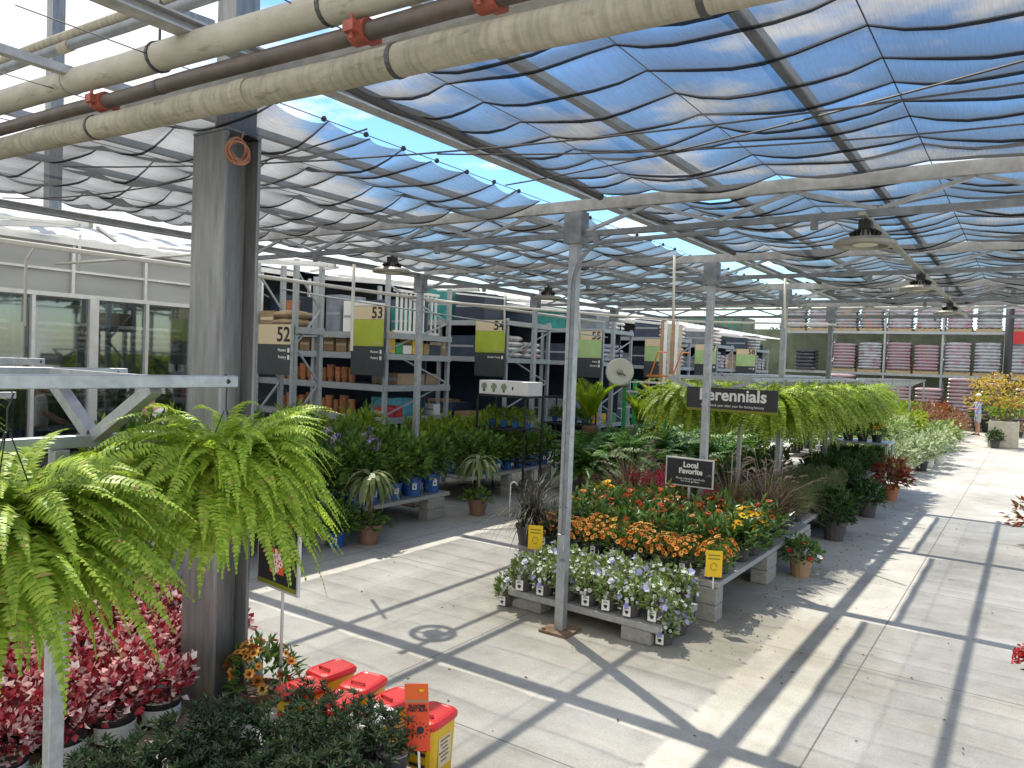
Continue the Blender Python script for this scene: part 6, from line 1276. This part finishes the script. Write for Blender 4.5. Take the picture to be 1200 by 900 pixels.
tub(-3.30, 3.62, 'yellow tub with a red lid, second from the right', R(-8)); tub(-3.62, 3.66, 'yellow tub with a red lid, middle of the back row', R(10)); tub(-3.95, 3.68, 'leftmost yellow tub with a red lid in the back row', R(-4))
tub(-3.24, 3.29 + 0.06, 'yellow tub with a white lid in the front row', R(3), 'pinkwhite'); tub(-3.56, 3.35, 'yellow tub with a red lid in the front row', R(8)); tub(-3.88, 3.36, 'leftmost yellow tub in the front row, pale lid', R(-6), 'redlid')
# orange red care card on a stake
q = at(493, 872, 0.40); t = thing('care_card', 'tall red orange card with a black sun mark, at the corner of the evergreens', 'card', (q.x, q.y, 0.206), R(28)); t.rotation_euler = (R(-4), R(-5), R(28))
MB().box((0, 0, 0.335), (0.135, 0.004, 0.37)).build('card', 'redcard', t); MB().box((0, -0.003, 0.475), (0.133, 0.003, 0.085)).build('picture', 'orange', t); MB().box((0, -0.003, 0.424), (0.133, 0.003, 0.014)).build('stripe', 'pottan', t); MB().box((0, 0.004, 0.08), (0.012, 0.005, 0.18)).build('stake', 'white', t); MB().lathe([(0.001, 0), (0.016, 0), (0.016, 0.012), (0.001, 0.012)], 10, (0.03, -0.004, 0.48)).build('picture_flower', 'f_yellow', t)
text('BLOOMS\nPART SUN', 0.0245, 'ink', t, (0.0, -0.005, 0.385), (R(90), 0, 0), 'CENTER', 0.001)
mb = MB(); mb.add([(0.022 * math.cos(k * 0.524) + 0.015, -0.005, 0.265 + 0.022 * math.sin(k * 0.524)) for k in range(12)], [tuple(range(12))])
for k in range(12): c, s = math.cos(k * 0.524), math.sin(k * 0.524); mb.add([(0.015 + 0.034 * c - 0.004 * s, -0.005, 0.265 + 0.034 * s + 0.004 * c), (0.015 + 0.034 * c + 0.004 * s, -0.005, 0.265 + 0.034 * s - 0.004 * c), (0.015 + 0.052 * c, -0.005, 0.265 + 0.052 * s)], [(0, 1, 2)])
mb.build('sun_mark', 'ink', t)
# black sign with the orange square logo
t = thing('pole_sign', 'black sign with an orange square logo on a thin pole, behind the fern', 'sign', (-4.19, 3.40, 0), R(-6))
MB().tube([(0, 0.02, 0), (0, 0.02, 1.0)], 0.011, 8).build('pole', 'alu', t); MB().box((-0.03, 0, 1.23), (0.50, 0.02, 0.62)).build('frame', 'alu', t); MB().box((-0.03, -0.012, 1.235), (0.46, 0.004, 0.58)).build('face', 'signblack', t); MB().box((-0.03, -0.014, 0.955), (0.46, 0.004, 0.03)).build('band', 'olive', t)
MB().box((-0.03, -0.015, 1.12), (0.17, 0.004, 0.17)).build('logo_panel', 'orange', t); text('THE\nHOME\nDEPOT', 0.055, 'white', t, (-0.03, -0.018, 1.12), (R(90), R(-38), 0), 'CENTER', 0.002)
for k in (K_pet, K_or, K_gr, K_orr, K_yel, K_cel, K_grass, K_grdk, K_lav, K_herb, K_sh, K_shy, K_hyd, K_std, K_heu, K_dg, K_palm, K_fd, K_mix, K_dkp, K_redp, K_wh, KN, KF, K_mar, PS, TR, *far_k.values(), *BP.values()): fin(k)
# ================================================================ people
def skin_mesh(nodes, edges, subd=2, root=0):
    me = bpy.data.meshes.new('body'); me.from_pydata([n[0] for n in nodes], edges, []); o = bpy.data.objects.new('tmp_body', me); COL.objects.link(o)
    md = o.modifiers.new('skin', 'SKIN'); md.use_smooth_shade = True; md.branch_smoothing = 0.4
    for i, n in enumerate(nodes):
        v = me.skin_vertices[0].data[i]; r = n[1]; v.radius = r if isinstance(r, tuple) else (r, r); v.use_root = i == root
    sb = o.modifiers.new('sub', 'SUBSURF'); sb.levels = subd; sb.render_levels = subd
    bpy.context.view_layer.update(); dg = bpy.context.evaluated_depsgraph_get(); m2 = bpy.data.meshes.new_from_object(o.evaluated_get(dg)); bpy.data.objects.remove(o)
    m2.polygons.foreach_set('use_smooth', [True] * len(m2.polygons)); return m2
def person(label, loc, rz, s, arms, top, bottom, hat=None, hair='hair', shorts=True):
    """facing -Y in local space; arms = {side: (elbow, wrist, hand dir)}"""
    t = thing('person', label, 'person', loc, rz)
    nd = []; ed = []
    def n(p, r, par=None):
        nd.append((p, r)); i = len(nd) - 1
        if par is not None: ed.append((par, i))
        return i
    pel = n((0, 0, 0.95), (0.155, 0.115)); wst = n((0, 0.0, 1.10), (0.135, 0.10), pel); ch = n((0, 0.0, 1.30), (0.165, 0.115), wst); sh = n((0, 0.01, 1.44), (0.12, 0.085), ch); nk = n((0, 0.0, 1.53), 0.055, sh); hd = n((0, -0.012, 1.60), (0.070, 0.080), nk); h2 = n((0, -0.015, 1.68), (0.077, 0.095), hd); n((0, -0.01, 1.745), (0.055, 0.065), h2)
    for sx in (-1, 1):
        hp = n((sx * 0.095, 0, 0.86), 0.092, pel); kn = n((sx * 0.105, -0.015, 0.49), 0.058, hp); cf = n((sx * 0.108, 0.01, 0.34), 0.055, kn); an = n((sx * 0.11, 0.015, 0.09), 0.036, cf); n((sx * 0.12, -0.11, 0.04), (0.045, 0.032), an)
        so_ = n((sx * 0.19, 0.01, 1.42), 0.058, sh); e, wr, hdir = arms[sx]; el = n(e, 0.043, so_); wi = n(wr, 0.028, el); hdv = Vector(hdir).normalized(); pm_ = n(tuple(Vector(wr) + hdv * 0.06), (0.040, 0.02), wi)
        sd = hdv.cross(Vector((0, 0, 1)));  sd = sd.normalized() if sd.length > 0.1 else Vector((0, 1, 0))
        for q, ln in enumerate((0.062, 0.075, 0.07, 0.055)):
            b0 = Vector(wr) + hdv * 0.10 + sd * (q - 1.5) * 0.020; f1 = n(tuple(b0), 0.009, pm_); f2 = n(tuple(b0 + hdv * ln * 0.55 - Vector((0, 0, 0.008))), 0.008, f1); n(tuple(b0 + hdv * ln - Vector((0, 0, 0.026))), 0.007, f2)
        th = n(tuple(Vector(wr) + hdv * 0.05 + sd * 0.038 * -sx), 0.010, pm_); n(tuple(Vector(wr) + hdv * 0.085 + sd * 0.055 * -sx), 0.008, th)
    me = skin_mesh(nd, ed, 2); me.materials.append(M['skin']); o = bpy.data.objects.new('body', me); COL.objects.link(o); o.parent = t
    # face
    mb = MB(); mb.add(*(lambda: ([(0, -0.125, 1.645), (-0.014, -0.105, 1.635), (0.014, -0.105, 1.635), (0, -0.098, 1.69)], [(0, 1, 3), (0, 3, 2), (0, 2, 1)]))())
    mb.build('nose', 'skin', t, True); mb = MB()
    for sx in (-1, 1): mb.lathe([(0.001, -0.008), (0.010, 0), (0.001, 0.008)], 8, (sx * 0.032, -0.100, 1.683))
    mb.build('eyes', 'ink', t); mb = MB(); mb.box((0, -0.095, 1.608), (0.04, 0.012, 0.008)); mb.build('mouth', 'redlid', t)
    mb = MB()
    for sx in (-1, 1): mb.tube([(sx * 0.080, -0.005 + 0.022 * math.cos(a), 1.67 + 0.03 * math.sin(a)) for a in [i * 0.7 for i in range(9)]], 0.007, 5)
    mb.build('ears', 'skin', t, True)
    mb = MB(); hv = unit(650); hv = hv[(hv[:, 2] > -0.35) & ((hv[:, 1] > -0.45) | (hv[:, 2] > 0.45))]
    mb.leaves(hv * np.array([0.087, 0.104, 0.095]) + np.array([0, -0.008, 1.70]), np.stack([hv[:, 0] * 0.3, hv[:, 1] * 0.3 + 0.1, -np.ones(len(hv))], 1), hv, 0.05, 0.03, fold=0.05); mb.lathe([(0.084, -0.02), (0.082, 0.02), (0.06, 0.065), (0.001, 0.085)], 14, (0, 0.008, 1.70)); mb.build('hair', hair, t, True)
    # shirt
    nd = []; ed = []; w_ = n((0, 0, 0.80), (0.195, 0.15)); a_ = n((0, 0, 1.10), (0.155, 0.12), w_); b_ = n((0, 0, 1.30), (0.182, 0.132), a_); c_ = n((0, 0.01, 1.44), (0.135, 0.10), b_); n((0, 0.005, 1.495), (0.075, 0.07), c_)
    for sx in (-1, 1):
        q = n((sx * 0.195, 0.01, 1.415), 0.080, c_); e = Vector(arms[sx][0]); n(tuple(Vector((sx * 0.195, 0.01, 1.415)).lerp(e, 1.0)), 0.068, q)
    me = skin_mesh(nd, ed, 2); me.materials.append(M[top]); o = bpy.data.objects.new('shirt', me); COL.objects.link(o); o.parent = t
    nd = []; ed = []; w_ = n((0, 0, 1.04), (0.165, 0.125)); p_ = n((0, 0, 0.90), (0.170, 0.13), w_)
    for sx in (-1, 1):
        q = n((sx * 0.10, 0, 0.76), 0.108, p_); k_ = n((sx * 0.108, -0.008, 0.52), 0.088, q)
        if not shorts: n((sx * 0.11, 0.01, 0.12), 0.062, k_)
    me = skin_mesh(nd, ed, 2); me.materials.append(M[bottom]); o = bpy.data.objects.new('shorts' if shorts else 'trousers', me); COL.objects.link(o); o.parent = t
    mb = MB()
    for sx in (-1, 1): mb.box((sx * 0.118, -0.055, 0.02), (0.095, 0.26, 0.038)); mb.box((sx * 0.118, -0.03, 0.055), (0.085, 0.17, 0.04))
    mb.build('shoes', 'rust' if shorts else 'black', t, bevel=0.015)
    if hat:
        mb = MB(); mb.lathe([(0.105, -0.015), (0.108, 0.02), (0.09, 0.075), (0.04, 0.098), (0.001, 0.10)], 18, (0, -0.005, 1.72)); mb.add([(0.10 * math.cos(a), -0.06 - 0.12 * max(0, math.sin(a)) ** 0.6, 1.712 - 0.01 * math.sin(a)) for a in [i * math.pi / 10 for i in range(11)]], [tuple(range(11))]); mb.build('cap', hat, t, True)
    t.scale = (s, s, s); return t
person('person in white cap, blue shirt and grey shorts reaching toward the far plants', (-1.98, 40.6, 0), R(-65), 1.05, {-1: ((-0.24, -0.16, 1.18), (-0.18, -0.40, 1.22), (0.1, -1, 0.0)), 1: ((0.24, -0.12, 1.16), (0.20, -0.38, 1.14), (-0.1, -1, -0.1))}, 'bluetee', 'shorts', 'white')
person('person in a white t-shirt with brown hair, back turned, by the storefront', (-11.62, 6.76, 0), R(205), 1.10, {-1: ((-0.25, -0.05, 1.15), (-0.20, -0.27, 1.02), (0.1, -0.9, -0.3)), 1: ((0.25, -0.05, 1.15), (0.20, -0.27, 1.00), (-0.1, -0.9, -0.3))}, 'tee', 'jeans', None, 'hair', False)

# ================================================================ render settings
SC.render.engine = 'CYCLES'; cy = SC.cycles
cy.max_bounces = 7; cy.diffuse_bounces = 3; cy.glossy_bounces = 3; cy.transmission_bounces = 4; cy.transparent_max_bounces = 24; cy.caustics_reflective = False; cy.caustics_refractive = False
cy.use_denoising = True; cy.use_adaptive_sampling = True; cy.adaptive_threshold = 0.015; cy.sample_clamp_indirect = 6.0
SC.view_settings.view_transform = 'Standard'; SC.view_settings.look = 'None'; SC.view_settings.gamma = 1.0; SC.view_settings.exposure = 0.56
